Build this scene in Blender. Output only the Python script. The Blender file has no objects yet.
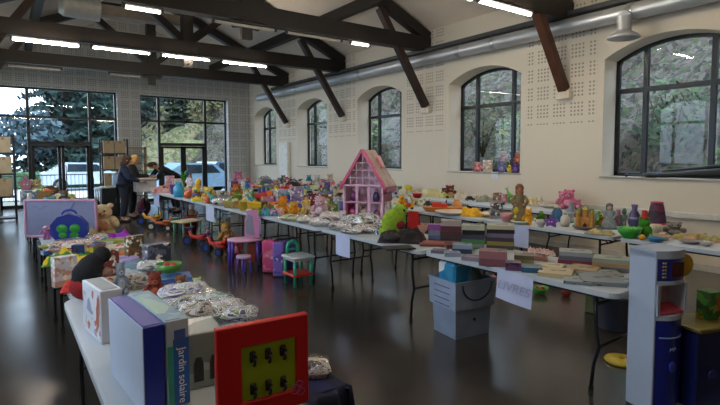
import bpy, math, random
from mathutils import Matrix, Vector, Euler, noise
C = bpy.context.scene.collection
sc = bpy.context.scene
PI = math.pi
R = math.radians
rnd = random.Random(7)

# ------------------------------------------------------------------ camera, world, exposure
FPX, YAW, PITCH, ROLL, CY, EYE = 492.5, R(35.71), R(3.51), R(-.15), 185.57, 1.65
fw = Vector((math.sin(YAW)*math.cos(PITCH), math.cos(YAW)*math.cos(PITCH), -math.sin(PITCH)))
rt0 = Vector((math.cos(YAW), -math.sin(YAW), 0)); up0 = rt0.cross(fw)
rt = rt0*math.cos(ROLL)+up0*math.sin(ROLL); up = up0*math.cos(ROLL)-rt0*math.sin(ROLL)
cam = bpy.data.cameras.new('camera'); camo = bpy.data.objects.new('camera', cam); C.objects.link(camo)
cam.sensor_width = 36; cam.lens = FPX*36/720; cam.shift_y = (CY-202.5)/720
cam.clip_start = .05; cam.clip_end = 300
M4 = Matrix((rt, up, -fw)).transposed().to_4x4(); M4.translation = (0, 0, EYE)
camo.matrix_world = M4
sc.camera = camo
def at(px, py, X=None, Y=None, Z=None):
    """the point of the plane X=, Y= or Z= that is seen at a pixel of the photograph"""
    d = fw+rt*((px-360)/FPX)+up*((CY-py)/FPX)
    t = X/d.x if X is not None else Y/d.y if Y is not None else (Z-EYE)/d.z
    return Vector((0, 0, EYE))+d*t
def proj(p):
    q = Vector(p)-Vector((0, 0, EYE)); z = q.dot(fw)
    return 360+FPX*q.dot(rt)/z, CY-FPX*q.dot(up)/z, z
def depth(p): return (Vector(p)-Vector((0, 0, EYE))).dot(fw)

w = bpy.data.worlds.new('overcast_sky'); sc.world = w; w.use_nodes = True
nt = w.node_tree; bgn = nt.nodes['Background']
tc = nt.nodes.new('ShaderNodeTexCoord'); nz = nt.nodes.new('ShaderNodeTexNoise'); nz.inputs['Scale'].default_value = 2.5
cr = nt.nodes.new('ShaderNodeValToRGB'); cr.color_ramp.elements[0].color = (.50, .70, 1, 1); cr.color_ramp.elements[1].color = (.85, .93, 1, 1)
nt.links.new(tc.outputs['Generated'], nz.inputs['Vector']); nt.links.new(nz.outputs['Fac'], cr.inputs['Fac'])
nt.links.new(cr.outputs['Color'], bgn.inputs['Color']); bgn.inputs['Strength'].default_value = 3.3
sc.view_settings.view_transform = 'Standard'; sc.view_settings.look = 'None'
sc.view_settings.gamma = 1; sc.view_settings.use_curve_mapping = False
sc.view_settings.exposure = 0.8
LAMP = 55.0
ADDED_SKY = 42.0
def portal(loc, rot, sx, sy):
    l = bpy.data.lights.new('window_daylight', 'AREA'); l.shape = 'RECTANGLE'; l.size = sx; l.size_y = sy
    l.cycles.is_portal = True
    o = bpy.data.objects.new('window_daylight', l); o.location = loc; o.rotation_euler = rot; C.objects.link(o)
portal((1.5, 18.95, 1.95), (-PI/2, 0, 0), 3.3, 3.8)
portal((5.5, 18.95, 1.95), (-PI/2, 0, 0), 3.2, 3.8)

for k in range(5):      # area lamps added as daylight behind the unseen left windows
    l = bpy.data.lights.new('added_sky_light', 'AREA'); l.shape = 'RECTANGLE'; l.size = 2.6; l.size_y = 2.2; l.energy = ADDED_SKY; l.color = (.72, .85, 1)
    o = bpy.data.objects.new('added_sky_light', l); o.location = (-1.6, 3.34+3.48*k, 2.45); o.rotation_euler = (0, -PI/2+.12, 0); C.objects.link(o)
# ------------------------------------------------------------------ materials
def lin(h):
    if isinstance(h, str):
        h = h.lstrip('#'); h = ''.join(q*2 for q in h) if len(h) == 3 else h; c = [int(h[i:i+2], 16)/255 for i in (0, 2, 4)]
    else: c = h
    return tuple((x/12.92 if x <= .04045 else ((x+.055)/1.055)**2.4) for x in c)+(1,)
MC = {}
def mat(h, rough=.5, metal=0, noise=.12, scale=8, bump=0, coat=0, alpha=1, bscale=None):
    key = (h, rough, metal, noise, scale, bump, coat, alpha)
    if key in MC: return MC[key]
    m = bpy.data.materials.new('mat_'+str(h)); m.use_nodes = True; n = m.node_tree; b = n.nodes['Principled BSDF']
    c = lin(h)
    b.inputs['Roughness'].default_value = rough; b.inputs['Metallic'].default_value = metal
    b.inputs['Coat Weight'].default_value = coat; b.inputs['Alpha'].default_value = alpha
    t = n.nodes.new('ShaderNodeTexCoord'); z = n.nodes.new('ShaderNodeTexNoise'); z.inputs['Scale'].default_value = scale
    z.inputs['Detail'].default_value = 4
    r = n.nodes.new('ShaderNodeValToRGB'); e = r.color_ramp.elements
    e[0].position = .3; e[1].position = .7
    e[0].color = tuple(x*(1-noise) for x in c[:3])+(1,); e[1].color = tuple(min(1, x*(1+noise)) for x in c[:3])+(1,)
    n.links.new(t.outputs['Object'], z.inputs['Vector']); n.links.new(z.outputs['Fac'], r.inputs['Fac']); n.links.new(r.outputs['Color'], b.inputs['Base Color'])
    if bump:
        z2 = n.nodes.new('ShaderNodeTexNoise'); z2.inputs['Scale'].default_value = bscale or scale*6
        bp = n.nodes.new('ShaderNodeBump'); bp.inputs['Strength'].default_value = bump; bp.inputs['Distance'].default_value = .01
        n.links.new(t.outputs['Object'], z2.inputs['Vector']); n.links.new(z2.outputs['Fac'], bp.inputs['Height']); n.links.new(bp.outputs['Normal'], b.inputs['Normal'])
    MC[key] = m; return m
def pmat(cols, scale=14, rough=.35, metric='MANHATTAN', coat=0, alpha=1, warp=0, bump=0):
    """printed pattern: cells of several inks"""
    key = (tuple(cols), scale, rough, metric, coat, alpha, warp, bump)
    if key in MC: return MC[key]
    m = bpy.data.materials.new('print_'+cols[0].strip('#')); m.use_nodes = True; n = m.node_tree; b = n.nodes['Principled BSDF']
    t = n.nodes.new('ShaderNodeTexCoord'); v = n.nodes.new('ShaderNodeTexVoronoi'); v.distance = metric; v.inputs['Scale'].default_value = scale
    src = t.outputs['Object']
    if warp:
        z = n.nodes.new('ShaderNodeTexNoise'); z.inputs['Scale'].default_value = scale*.4
        mx = n.nodes.new('ShaderNodeVectorMath'); mx.operation = 'MULTIPLY_ADD'; mx.inputs[1].default_value = (warp,)*3
        n.links.new(src, z.inputs['Vector']); n.links.new(z.outputs['Color'], mx.inputs[0]); n.links.new(src, mx.inputs[2]); src = mx.outputs[0]
    n.links.new(src, v.inputs['Vector'])
    s = n.nodes.new('ShaderNodeSeparateColor'); n.links.new(v.outputs['Color'], s.inputs[0])
    r = n.nodes.new('ShaderNodeValToRGB'); r.color_ramp.interpolation = 'CONSTANT'
    e = r.color_ramp.elements; k = len(cols)
    e[0].color = lin(cols[0]); e[1].position = 1/k; e[1].color = lin(cols[1 % k])
    for i in range(2, k): q = e.new(i/k); q.color = lin(cols[i])
    n.links.new(s.outputs[0], r.inputs['Fac']); n.links.new(r.outputs['Color'], b.inputs['Base Color'])
    b.inputs['Roughness'].default_value = rough; b.inputs['Coat Weight'].default_value = coat; b.inputs['Alpha'].default_value = alpha
    if bump:
        z2 = n.nodes.new('ShaderNodeTexNoise'); z2.inputs['Scale'].default_value = 30
        bp = n.nodes.new('ShaderNodeBump'); bp.inputs['Strength'].default_value = bump; bp.inputs['Distance'].default_value = .02
        n.links.new(t.outputs['Object'], z2.inputs['Vector']); n.links.new(z2.outputs['Fac'], bp.inputs['Height']); n.links.new(bp.outputs['Normal'], b.inputs['Normal'])
    MC[key] = m; return m
def emis(h, s, name='lamp_glow'):
    m = bpy.data.materials.new(name); m.use_nodes = True; b = m.node_tree.nodes['Principled BSDF']
    b.inputs['Base Color'].default_value = lin(h); b.inputs['Emission Color'].default_value = lin(h); b.inputs['Emission Strength'].default_value = s
    return m
def glassmat():
    m = bpy.data.materials.new('window_glass'); m.use_nodes = True; n = m.node_tree; n.nodes.clear()
    o = n.nodes.new('ShaderNodeOutputMaterial'); mx = n.nodes.new('ShaderNodeMixShader'); t = n.nodes.new('ShaderNodeBsdfTransparent'); g = n.nodes.new('ShaderNodeBsdfGlossy')
    lw = n.nodes.new('ShaderNodeLayerWeight'); lw.inputs[0].default_value = .5; pw = n.nodes.new('ShaderNodeMath'); pw.operation = 'POWER'; pw.inputs[1].default_value = 5; n.links.new(lw.outputs['Facing'], pw.inputs[0]); f = n.nodes.new('ShaderNodeMath'); f.operation = 'MULTIPLY_ADD'; f.inputs[1].default_value = .8; f.inputs[2].default_value = .022; n.links.new(pw.outputs[0], f.inputs[0]); g.inputs['Roughness'].default_value = .02
    t.inputs['Color'].default_value = (.86, .9, .9, 1)
    n.links.new(f.outputs[0], mx.inputs[0]); n.links.new(t.outputs[0], mx.inputs[1]); n.links.new(g.outputs[0], mx.inputs[2]); n.links.new(mx.outputs[0], o.inputs[0])
    return m
GLASS = glassmat()

# ------------------------------------------------------------------ mesh builder
class G:
    def __init__(s): s.v = []; s.f = []; s.m = []; s.s = []; s.M = Matrix()
    def add(s, vs, fs, m=0, sm=False):
        o = len(s.v); s.v += [s.M @ Vector(v) for v in vs]
        for f in fs: s.f.append([i+o for i in f]); s.m.append(m); s.s.append(sm)
    def box(s, c, d, r=(0, 0, 0), m=0, b=0):
        x, y, z = d[0]/2, d[1]/2, d[2]/2; T = Matrix.Translation(c) @ Euler(r).to_matrix().to_4x4()
        b = min(b, x*.9, y*.9, z*.9)
        if b <= 0:
            vs = [T @ Vector((i*x, j*y, k*z)) for i in (-1, 1) for j in (-1, 1) for k in (-1, 1)]
            s.add(vs, [(0, 1, 3, 2), (4, 6, 7, 5), (0, 4, 5, 1), (2, 3, 7, 6), (0, 2, 6, 4), (1, 5, 7, 3)], m)
        else:
            vs = []; ix = {}
            for i in (-1, 1):
                for j in (-1, 1):
                    for k in (-1, 1):
                        for a in range(3):
                            p = [i*(x-b), j*(y-b), k*(z-b)]; p[a] = (i*x, j*y, k*z)[a]
                            ix[i, j, k, a] = len(vs); vs.append(T @ Vector(p))
            fs = []
            for a in range(3):
                u, v = (a+1) % 3, (a+2) % 3
                for sg in (-1, 1):
                    q = []
                    for (p1, p2) in ((-1, -1), (1, -1), (1, 1), (-1, 1)):
                        k = [0, 0, 0]; k[a] = sg; k[u] = p1; k[v] = p2; q.append(ix[k[0], k[1], k[2], a])
                    fs.append(q if sg > 0 else q[::-1])
                for p1 in (-1, 1):
                    for p2 in (-1, 1):
                        k0 = [0, 0, 0]; k0[a] = -1; k0[u] = p1; k0[v] = p2; k1 = list(k0); k1[a] = 1
                        q = [ix[(*k0, u)], ix[(*k1, u)], ix[(*k1, v)], ix[(*k0, v)]]
                        fs.append(q if p1*p2 < 0 else q[::-1])
            for i in (-1, 1):
                for j in (-1, 1):
                    for k in (-1, 1):
                        q = [ix[i, j, k, 0], ix[i, j, k, 1], ix[i, j, k, 2]]; fs.append(q if i*j*k > 0 else q[::-1])
            s.add(vs, fs, m)
        return s
    def cyl(s, p0, p1, r0, r1=None, n=12, m=0, cap=True):
        r1 = r0 if r1 is None else r1; p0 = Vector(p0); p1 = Vector(p1); d = (p1-p0).normalized()
        a = d.orthogonal().normalized(); b = d.cross(a)
        ring = lambda p, r: [p+a*(r*math.cos(2*PI*i/n))+b*(r*math.sin(2*PI*i/n)) for i in range(n)]
        A, B = ring(p0, r0), ring(p1, r1)
        s.add(A+B, [(i, (i+1) % n, n+(i+1) % n, n+i) for i in range(n)], m, True)
        if cap:
            if r0 > 1e-5: s.add(A, [tuple(range(n))[::-1]], m)
            if r1 > 1e-5: s.add(B, [tuple(range(n))], m)
        return s
    def sph(s, c, r, m=0, n=12, rot=(0, 0, 0)):
        r = (r, r, r) if isinstance(r, (int, float)) else r
        T = Matrix.Translation(c) @ Euler(rot).to_matrix().to_4x4(); k = max(5, n//2+1); vs = []
        for j in range(1, k):
            for i in range(n):
                t = PI*j/k; p = 2*PI*i/n
                vs.append(T @ Vector((r[0]*math.sin(t)*math.cos(p), r[1]*math.sin(t)*math.sin(p), r[2]*math.cos(t))))
        vs += [T @ Vector((0, 0, r[2])), T @ Vector((0, 0, -r[2]))]; a, b = len(vs)-2, len(vs)-1
        fs = [(j*n+i, (j+1)*n+i, (j+1)*n+(i+1) % n, j*n+(i+1) % n) for j in range(k-2) for i in range(n)]
        fs += [(a, i, (i+1) % n) for i in range(n)]+[(b, (k-2)*n+(i+1) % n, (k-2)*n+i) for i in range(n)]
        s.add(vs, fs, m, True); return s
    def tube(s, pts, r, m=0, n=8, close=False, cap=True):
        pts = [Vector(p) for p in pts]; K = len(pts); rings = []
        rr = r if isinstance(r, (list, tuple)) else [r]*K
        ref = None
        for i, p in enumerate(pts):
            if close: d = (pts[(i+1) % K]-pts[i-1]).normalized()
            else: d = (pts[min(i+1, K-1)]-pts[max(i-1, 0)]).normalized()
            a = d.orthogonal().normalized() if ref is None else (ref-d*ref.dot(d)).normalized()
            ref = a; b = d.cross(a)
            rings += [p+a*(rr[i]*math.cos(2*PI*k/n))+b*(rr[i]*math.sin(2*PI*k/n)) for k in range(n)]
        fs = []
        for i in range(K if close else K-1):
            j = (i+1) % K
            fs += [(i*n+k, i*n+(k+1) % n, j*n+(k+1) % n, j*n+k) for k in range(n)]
        if cap and not close: fs += [tuple(range(n))[::-1], tuple((K-1)*n+k for k in range(n))]
        s.add(rings, fs, m, True); return s
    def lathe(s, prof, c=(0, 0, 0), m=0, n=20, flat=False, sx=1, sy=1):
        vs = []; c = Vector(c); K = len(prof)
        for r, z in prof:
            vs += [c+Vector((sx*r*math.cos(2*PI*i/n), sy*r*math.sin(2*PI*i/n), z)) for i in range(n)]
        fs = [(j*n+i, j*n+(i+1) % n, (j+1)*n+(i+1) % n, (j+1)*n+i) for j in range(K-1) for i in range(n)]
        s.add(vs, fs, m, not flat)
        if prof[0][0] > 1e-4: s.add(vs[:n], [tuple(range(n))[::-1]], m)
        if prof[-1][0] > 1e-4: s.add(vs[-n:], [tuple(range(n))], m)
        return s
    def prism(s, poly, h, axis='z', c=(0, 0, 0), m=0):
        """polygon (2-D, counter-clockwise) pushed h along an axis"""
        c = Vector(c); k = len(poly)
        f = {'z': lambda a, b, t: (a, b, t), 'y': lambda a, b, t: (a, t, b), 'x': lambda a, b, t: (t, a, b)}[axis]
        A = [c+Vector(f(a, b, 0)) for a, b in poly]; B = [c+Vector(f(a, b, h)) for a, b in poly]
        s.add(A+B, [(i, (i+1) % k, k+(i+1) % k, k+i) for i in range(k)]+[tuple(range(k))[::-1], tuple(range(k, 2*k))], m); return s
    def beam(s, p0, p1, wd, ht, m=0):
        """square-section timber between two points, width along Y"""
        p0, p1 = Vector(p0), Vector(p1); d = (p1-p0).normalized(); y = Vector((0, 1, 0)); n = d.cross(y).normalized()
        vs = [p+y*(i*wd/2)+n*(j*ht/2) for p in (p0, p1) for i in (-1, 1) for j in (-1, 1)]
        s.add(vs, [(0, 1, 3, 2), (4, 6, 7, 5), (0, 4, 5, 1), (2, 3, 7, 6), (0, 2, 6, 4), (1, 5, 7, 3)], m); return s
    def grid(s, fn, nu, nv, m=0, sm=True):
        vs = [fn(i/nu, j/nv) for j in range(nv+1) for i in range(nu+1)]; k = nu+1
        s.add(vs, [(j*k+i, j*k+i+1, (j+1)*k+i+1, (j+1)*k+i) for j in range(nv) for i in range(nu)], m, sm); return s
    def out(s, name, mats, parent=None, label=None, kind=None):
        me = bpy.data.meshes.new(name); me.from_pydata([tuple(v) for v in s.v], [], s.f)
        mats = mats if isinstance(mats, (list, tuple)) else [mats]
        for q in mats: me.materials.append(q)
        me.polygons.foreach_set('material_index', [min(i, len(mats)-1) for i in s.m]); me.polygons.foreach_set('use_smooth', s.s)
        me.update()
        o = bpy.data.objects.new(name, me); C.objects.link(o)
        if parent is not None: o.parent = parent
        if label: o['label'] = label
        if kind: o['kind'] = kind
        return o
def thing(name, label, cat, loc=(0, 0, 0), rz=0, group=None):
    o = bpy.data.objects.new(name, None); C.objects.link(o); o.empty_display_size = .1
    o.location = loc; o.rotation_euler = (0, 0, rz); o['category'] = cat
    if label: o['label'] = label
    if group: o['group'] = group
    return o
def tag(o, label, cat, loc=None, rz=0, group=None):
    if label: o['label'] = label
    o['category'] = cat
    if loc is not None: o.location = loc; o.rotation_euler = (0, 0, rz)
    if group: o['group'] = group
    return o
def dup(t, loc, rz=0, label=None, group=None):
    r = t.copy(); C.objects.link(r); r.location = loc; r.rotation_euler = (0, 0, rz)
    if label: r['label'] = label
    if group: r['group'] = group
    for ch in list(t.children):
        c = ch.copy(); C.objects.link(c); c.parent = r
        for g in ch.children:
            d = g.copy(); C.objects.link(d); d.parent = c
    return r
def S(name, g, m, parent=None): return g.out(name, m, parent, kind=None if parent else 'structure')

# ------------------------------------------------------------------ setting
W0, W1, YN, YB, EAVE, RX, RZ = -.86, 8.0, -3.0, 18.67, 4.5, 3.57, 6.5
def floor_mat():
    m = bpy.data.materials.new('polished_concrete'); m.use_nodes = True; n = m.node_tree; b = n.nodes['Principled BSDF']
    t = n.nodes.new('ShaderNodeTexCoord'); z = n.nodes.new('ShaderNodeTexNoise'); z.inputs['Scale'].default_value = .9; z.inputs['Detail'].default_value = 7
    r = n.nodes.new('ShaderNodeValToRGB'); r.color_ramp.elements[0].position = .3; r.color_ramp.elements[1].position = .75
    r.color_ramp.elements[0].color = lin('#2e2b29'); r.color_ramp.elements[1].color = lin('#474039')
    n.links.new(t.outputs['Object'], z.inputs['Vector']); n.links.new(z.outputs['Fac'], r.inputs['Fac'])
    # saw-cut joints
    s = n.nodes.new('ShaderNodeSeparateXYZ'); n.links.new(t.outputs['Object'], s.inputs[0])
    prev = None
    for ax, per, off in (('X', 4.4, 3.2), ('Y', 5.0, 2.58)):
        a = n.nodes.new('ShaderNodeMath'); a.operation = 'ADD'; a.inputs[1].default_value = -off+per*10+per/2; n.links.new(s.outputs[ax], a.inputs[0])
        d = n.nodes.new('ShaderNodeMath'); d.operation = 'MODULO'; d.inputs[1].default_value = per; n.links.new(a.outputs[0], d.inputs[0])
        e = n.nodes.new('ShaderNodeMath'); e.operation = 'COMPARE'; e.inputs[1].default_value = per/2; e.inputs[2].default_value = .007; n.links.new(d.outputs[0], e.inputs[0])
        if prev is None: prev = e
        else:
            q = n.nodes.new('ShaderNodeMath'); q.operation = 'MAXIMUM'; n.links.new(prev.outputs[0], q.inputs[0]); n.links.new(e.outputs[0], q.inputs[1]); prev = q
    mx = n.nodes.new('ShaderNodeMixRGB'); mx.inputs[2].default_value = lin('#1c1a18'); n.links.new(prev.outputs[0], mx.inputs[0]); n.links.new(r.outputs['Color'], mx.inputs[1])
    n.links.new(mx.outputs[0], b.inputs['Base Color'])
    z2 = n.nodes.new('ShaderNodeTexNoise'); z2.inputs['Scale'].default_value = 2.2; z2.inputs['Detail'].default_value = 1; n.links.new(t.outputs['Object'], z2.inputs['Vector'])
    mr = n.nodes.new('ShaderNodeMapRange'); mr.inputs[3].default_value = .15; mr.inputs[4].default_value = .27; n.links.new(z2.outputs['Fac'], mr.inputs[0]); n.links.new(mr.outputs[0], b.inputs['Roughness'])
    b.inputs['Specular IOR Level'].default_value = .9
    return m
def acoustic(name, base, axis, zmin, pier=None):
    """painted wall with panels of small drilled holes above zmin"""
    m = bpy.data.materials.new(name); m.use_nodes = True; n = m.node_tree; b = n.nodes['Principled BSDF']; b.inputs['Roughness'].default_value = .85
    t = n.nodes.new('ShaderNodeTexCoord'); s = n.nodes.new('ShaderNodeSeparateXYZ'); n.links.new(t.outputs['Object'], s.inputs[0])
    def M(op, a, b_=None, c=None):
        q = n.nodes.new('ShaderNodeMath'); q.operation = op
        for i, v in enumerate((a, b_, c)):
            if v is None: continue
            if isinstance(v, (int, float)): q.inputs[i].default_value = v
            else: n.links.new(v, q.inputs[i])
        return q.outputs[0]
    def dots(o):
        a = M('MODULO', M('ADD', o, 39.6), .33)           # group of four holes
        ing = M('LESS_THAN', a, .26)
        h = M('MODULO', a, .065); d = M('SUBTRACT', h, .0325)
        return ing, d
    i1, d1 = dots(s.outputs[axis]); i2, d2 = dots(s.outputs['Z'])
    rr = M('ADD', M('MULTIPLY', d1, d1), M('MULTIPLY', d2, d2)); hole = M('LESS_THAN', rr, .019**2)
    k = M('MULTIPLY', M('MULTIPLY', i1, i2), hole); k = M('MULTIPLY', k, M('GREATER_THAN', s.outputs['Z'], zmin))
    if pier is not None:
        a = M('MODULO', M('ADD', s.outputs['Y'], 34.8-pier), 3.48)
        k = M('MULTIPLY', k, M('GREATER_THAN', a, 2.12))
    nzn = n.nodes.new('ShaderNodeTexNoise'); nzn.inputs['Scale'].default_value = .7; n.links.new(t.outputs['Object'], nzn.inputs['Vector'])
    r = n.nodes.new('ShaderNodeValToRGB'); c = lin(base); r.color_ramp.elements[0].color = tuple(x*.94 for x in c[:3])+(1,); r.color_ramp.elements[1].color = c
    n.links.new(nzn.outputs['Fac'], r.inputs['Fac'])
    mx = n.nodes.new('ShaderNodeMixRGB'); mx.inputs[2].default_value = tuple(x*.45 for x in c[:3])+(1,); n.links.new(k, mx.inputs[0]); n.links.new(r.outputs['Color'], mx.inputs[1])
    n.links.new(mx.outputs[0], b.inputs['Base Color']); return m
g = G(); g.box(((W0+W1)/2, (YN+YB)/2, -.1), (W1-W0+1, YB-YN+1, .2)); S('floor', g, floor_mat())

WIN = [(4.28-1.88+3.48*k, 4.28+3.48*k) for k in range(5)]       # window openings along Y
SILL, SPR, APX = 1.27, 3.2, 3.46
def arch(y, a, b):
    mid, h = (a+b)/2, (b-a)/2; rise = APX-SPR; rad = (h*h+rise*rise)/(2*rise)
    return APX-rad+math.sqrt(max(0, rad*rad-(y-mid)**2))
def side_wall(xi, xo):
    g = G()
    def quad(x, y0, y1, z0a, z0b, z1): g.add([(x, y0, z0a), (x, y1, z0b), (x, y1, z1), (x, y0, z1)], [(0, 1, 2, 3)])
    for x in (xi, xo):
        y = YN
        for a, b in WIN:
            quad(x, y, a, 0, 0, EAVE+.1); quad(x, a, b, 0, 0, SILL)
            N = 20
            for i in range(N):
                u, v = a+(b-a)*i/N, a+(b-a)*(i+1)/N; quad(x, u, v, arch(u, a, b), arch(v, a, b), EAVE+.1)
            y = b
        quad(x, y, YB+.4, 0, 0, EAVE+.1)
    for a, b in WIN:
        N = 20
        for i in range(N):
            u, v = a+(b-a)*i/N, a+(b-a)*(i+1)/N; p, q = arch(u, a, b), arch(v, a, b)
            g.add([(xi, u, p), (xi, v, q), (xo, v, q), (xo, u, p)], [(0, 1, 2, 3)])
        g.add([(xi, a, SILL), (xi, b, SILL), (xo, b, SILL), (xo, a, SILL)], [(0, 1, 2, 3)])
        for y in (a, b): g.add([(xi, y, SILL), (xo, y, SILL), (xo, y, SPR), (xi, y, SPR)], [(0, 1, 2, 3)])
    return g
CREAM = acoustic('cream_wall_with_drilled_panels', '#d9cfbe', 'Y', 2.2, pier=2.40-.12)
S('wall_right', side_wall(W1, W1+.5), CREAM); S('wall_left', side_wall(W0, W0-.5), CREAM)
for k, (a, b) in enumerate(WIN):
    g = G(); g.box((W1+.2, (a+b)/2, SILL+.012), (.46, b-a+.06, .025), b=.006); S('trim_%d' % (k+1), g, mat('#a39a8c', .5))
FR = mat('#1b1f23', .35, .2, noise=.1)
def arched_window(nm, x, a, b):
    g = G(); t = .055; N = 20
    ys = [a+(b-a)*i/N for i in range(N+1)]
    outer = [(y, arch(y, a, b)) for y in ys]; inner = [(min(max(y, a+t), b-t), arch(y, a, b)-t) for y in ys]
    for i in range(N):
        vs = [(x+dx, *p) for dx in (-.03, .03) for p in (outer[i], outer[i+1], inner[i+1], inner[i])]
        g.add(vs, [(0, 1, 2, 3), (4, 7, 6, 5), (0, 4, 5, 1), (2, 6, 7, 3)])
    for y in (a+t/2, b-t/2): g.box((x, y, (SILL+SPR)/2), (.06, t, SPR-SILL))
    g.box((x, (a+b)/2, SILL+.05), (.06, b-a, .07))
    for y in (a+.47, b-.47):
        g.box((x, y, (SILL+arch(y, a, b))/2), (.07, .07, arch(y, a, b)-SILL))
    g.box((x, (a+b)/2, 2.70), (.072, b-a, .075))
    f = S(nm, g, FR)
    g = G(); N = 16; vs = [(x, a+.02, SILL+.03), (x, b-.02, SILL+.03)]+[(x, a+.02+(b-a-.04)*(1-i/N), arch(a+.02+(b-a-.04)*(1-i/N), a, b)-.02) for i in range(N+1)]
    g.add(vs, [tuple(range(len(vs)))]); g.out('glass_pane', GLASS, f)
for k, (a, b) in enumerate(WIN): arched_window('window_%d' % (k+1), W1+.42, a, b)

for k, (a, b) in enumerate(WIN): arched_window('window_%d' % (k+8), W0-.42, a, b)
# gable walls
OP = [(-.18, 3.19, 3.84), (3.92, 7.11, 3.81)]
g = G()
for y in (YB, YB+.38):
    def q(x0, x1, z0, z1a, z1b): g.add([(x0, y, z0), (x1, y, z0), (x1, y, z1b), (x0, y, z1a)], [(0, 1, 2, 3)])
    q(W0-.5, OP[0][0], 0, EAVE, EAVE); q(OP[0][1], OP[1][0], 0, EAVE, EAVE); q(OP[1][1], W1+.5, 0, EAVE, EAVE)
    for a, b, h in OP: q(a, b, h, EAVE, EAVE)
    g.add([(W0-.5, y, EAVE), (W1+.5, y, EAVE), (RX, y, RZ+.2)], [(0, 1, 2)])
for a, b, h in OP:
    for x in (a, b): g.add([(x, YB, 0), (x, YB+.38, 0), (x, YB+.38, h), (x, YB, h)], [(0, 1, 2, 3)])
    g.add([(a, YB, h), (b, YB, h), (b, YB+.38, h), (a, YB+.38, h)], [(0, 1, 2, 3)])
S('wall_back', g, acoustic('grey_wall_with_drilled_panels', '#b3b1ad', 'X', 1.0))
g = G(); g.add([(W0-.5, YN, 0), (W1+.5, YN, 0), (W1+.5, YN, EAVE), (RX, YN, RZ+.2), (W0-.5, YN, EAVE)], [(0, 1, 2, 3, 4)])
g.add([(W0-.5, YN-.3, 0), (W1+.5, YN-.3, 0), (W1+.5, YN-.3, EAVE), (RX, YN-.3, RZ+.2), (W0-.5, YN-.3, EAVE)], [(0, 1, 2, 3, 4)]); S('wall_front', g, mat('#8d857a', .8))
g = G()
for sx in (W1+.5, W0-.5):
    e = EAVE-.5*(RZ-EAVE)/(W1-RX)
    g.add([(sx, YN, e), (RX, YN, RZ), (RX, YB+.3, RZ), (sx, YB+.3, e), (sx, YN, e+.2), (RX, YN, RZ+.2), (RX, YB+.3, RZ+.2), (sx, YB+.3, e+.2)],
          [(0, 1, 2, 3), (4, 7, 6, 5), (0, 3, 7, 4)])
S('ceiling', g, mat('#cfc4b8', .9, scale=1.2, noise=.06))
g = G(); g.box((W1-.03, 9, .77), (.05, 18, .09), b=.01); g.box((W1-.02, 9, .05), (.03, 19, .1)); S('baseboard_right', g, mat('#c9c6bf', .5))

# back windows with double doors
WF = mat('#15181d', .4, .2)
def big_window(nm, dn, a, b, h, m1, m2):
    y = YB+.30; g = G(); t = .07
    for x in (a+.03, b-.03): g.box((x, y, h/2), (t, .08, h))
    for x in (m1, m2): g.box((x, y, h/2), (.09, .09, h))
    g.box(((a+b)/2, y, h-.03), (b-a, .08, .06)); g.box(((a+b)/2, y, 2.91), (b-a, .085, .07)); g.box(((m1+m2)/2, y, 2.07), (m2-m1, .10, .11))
    for x0, x1 in ((a, m1), (m2, b)): g.box(((x0+x1)/2, y, .05), (x1-x0, .08, .1))
    f = S(nm, g, WF)
    g = G(); g.add([(a, y, 2.1), (b, y, 2.1), (b, y, h), (a, y, h)], [(0, 1, 2, 3)])
    for x0, x1 in ((a, m1), (m2, b)): g.add([(x0, y, .1), (x1, y, .1), (x1, y, 2.1), (x0, y, 2.1)], [(0, 1, 2, 3)])
    g.out('glass_pane', GLASS, f)
    mid = (m1+m2)/2; d = G()
    for x0, x1 in ((m1+.05, mid-.005), (mid+.005, m2-.05)):
        for x in (x0+.045, x1-.045): d.box((x, y, 1.01), (.09, .06, 1.98))
        d.box(((x0+x1)/2, y, 1.965), (x1-x0, .06, .08)); d.box(((x0+x1)/2, y, .09), (x1-x0, .06, .16))
    f = S(dn, d, WF); d = G()
    for x0, x1 in ((m1+.05, mid), (mid, m2-.05)): d.add([(x0, y, .1), (x1, y, .1), (x1, y, 1.98), (x0, y, 1.98)], [(0, 1, 2, 3)])
    d.out('glass_pane', GLASS, f)
    d = G(); d.tube([(mid+.12, y-.03, .85), (mid+.12, y-.09, .88), (mid+.12, y-.09, 1.32), (mid+.12, y-.03, 1.35)], .014); d.out('door_handle', mat('#8b8d90', .25, 1), f)
big_window('window_6', 'door_1', -.18, 3.19, 3.84, .63, 2.37)
big_window('window_7', 'door_2', 3.92, 7.11, 3.81, 4.59, 6.29)

# ------------------------------------------------------------------ outside
gr = G(); gr.box((0, 45, -.16), (90, 84, .1)); S('ground_outside', gr, mat('#6d7063', .9, noise=.35, scale=.8))
g = G(); g.box((0, 27.5, -.10), (80, 8, .04)); S('road_outside', g, mat('#aab0b5', .75, scale=2))
def dk(h, k=.74): return '#'+''.join('%02x' % int(int(h[i:i+2], 16)*k) for i in (1, 3, 5))
def leafy(cols, scale): return pmat([dk(c, .8) for c in cols], scale, .9, 'EUCLIDEAN', warp=.25, bump=.8)
g = G()
def bank(u, v):
    y = -8+75*u; x = 9.3+8*v; z = -.2+(v**.8)*8.5
    d = noise.noise(Vector((y*.5, x*.6, 3)))*.9+noise.noise(Vector((y*1.7, x*1.9, 7)))*.35+noise.noise(Vector((y*6, x*6, 2)))*.14
    return (x-d*.6, y, z+d*.5)
g.grid(bank, 420, 60)
S('hillside_outside', g, leafy(['#4a3e36', '#5c5848', '#36402a', '#645650', '#46522f', '#24221c', '#6e6a5e', '#5f5247'], 11))
g = G()
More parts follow.
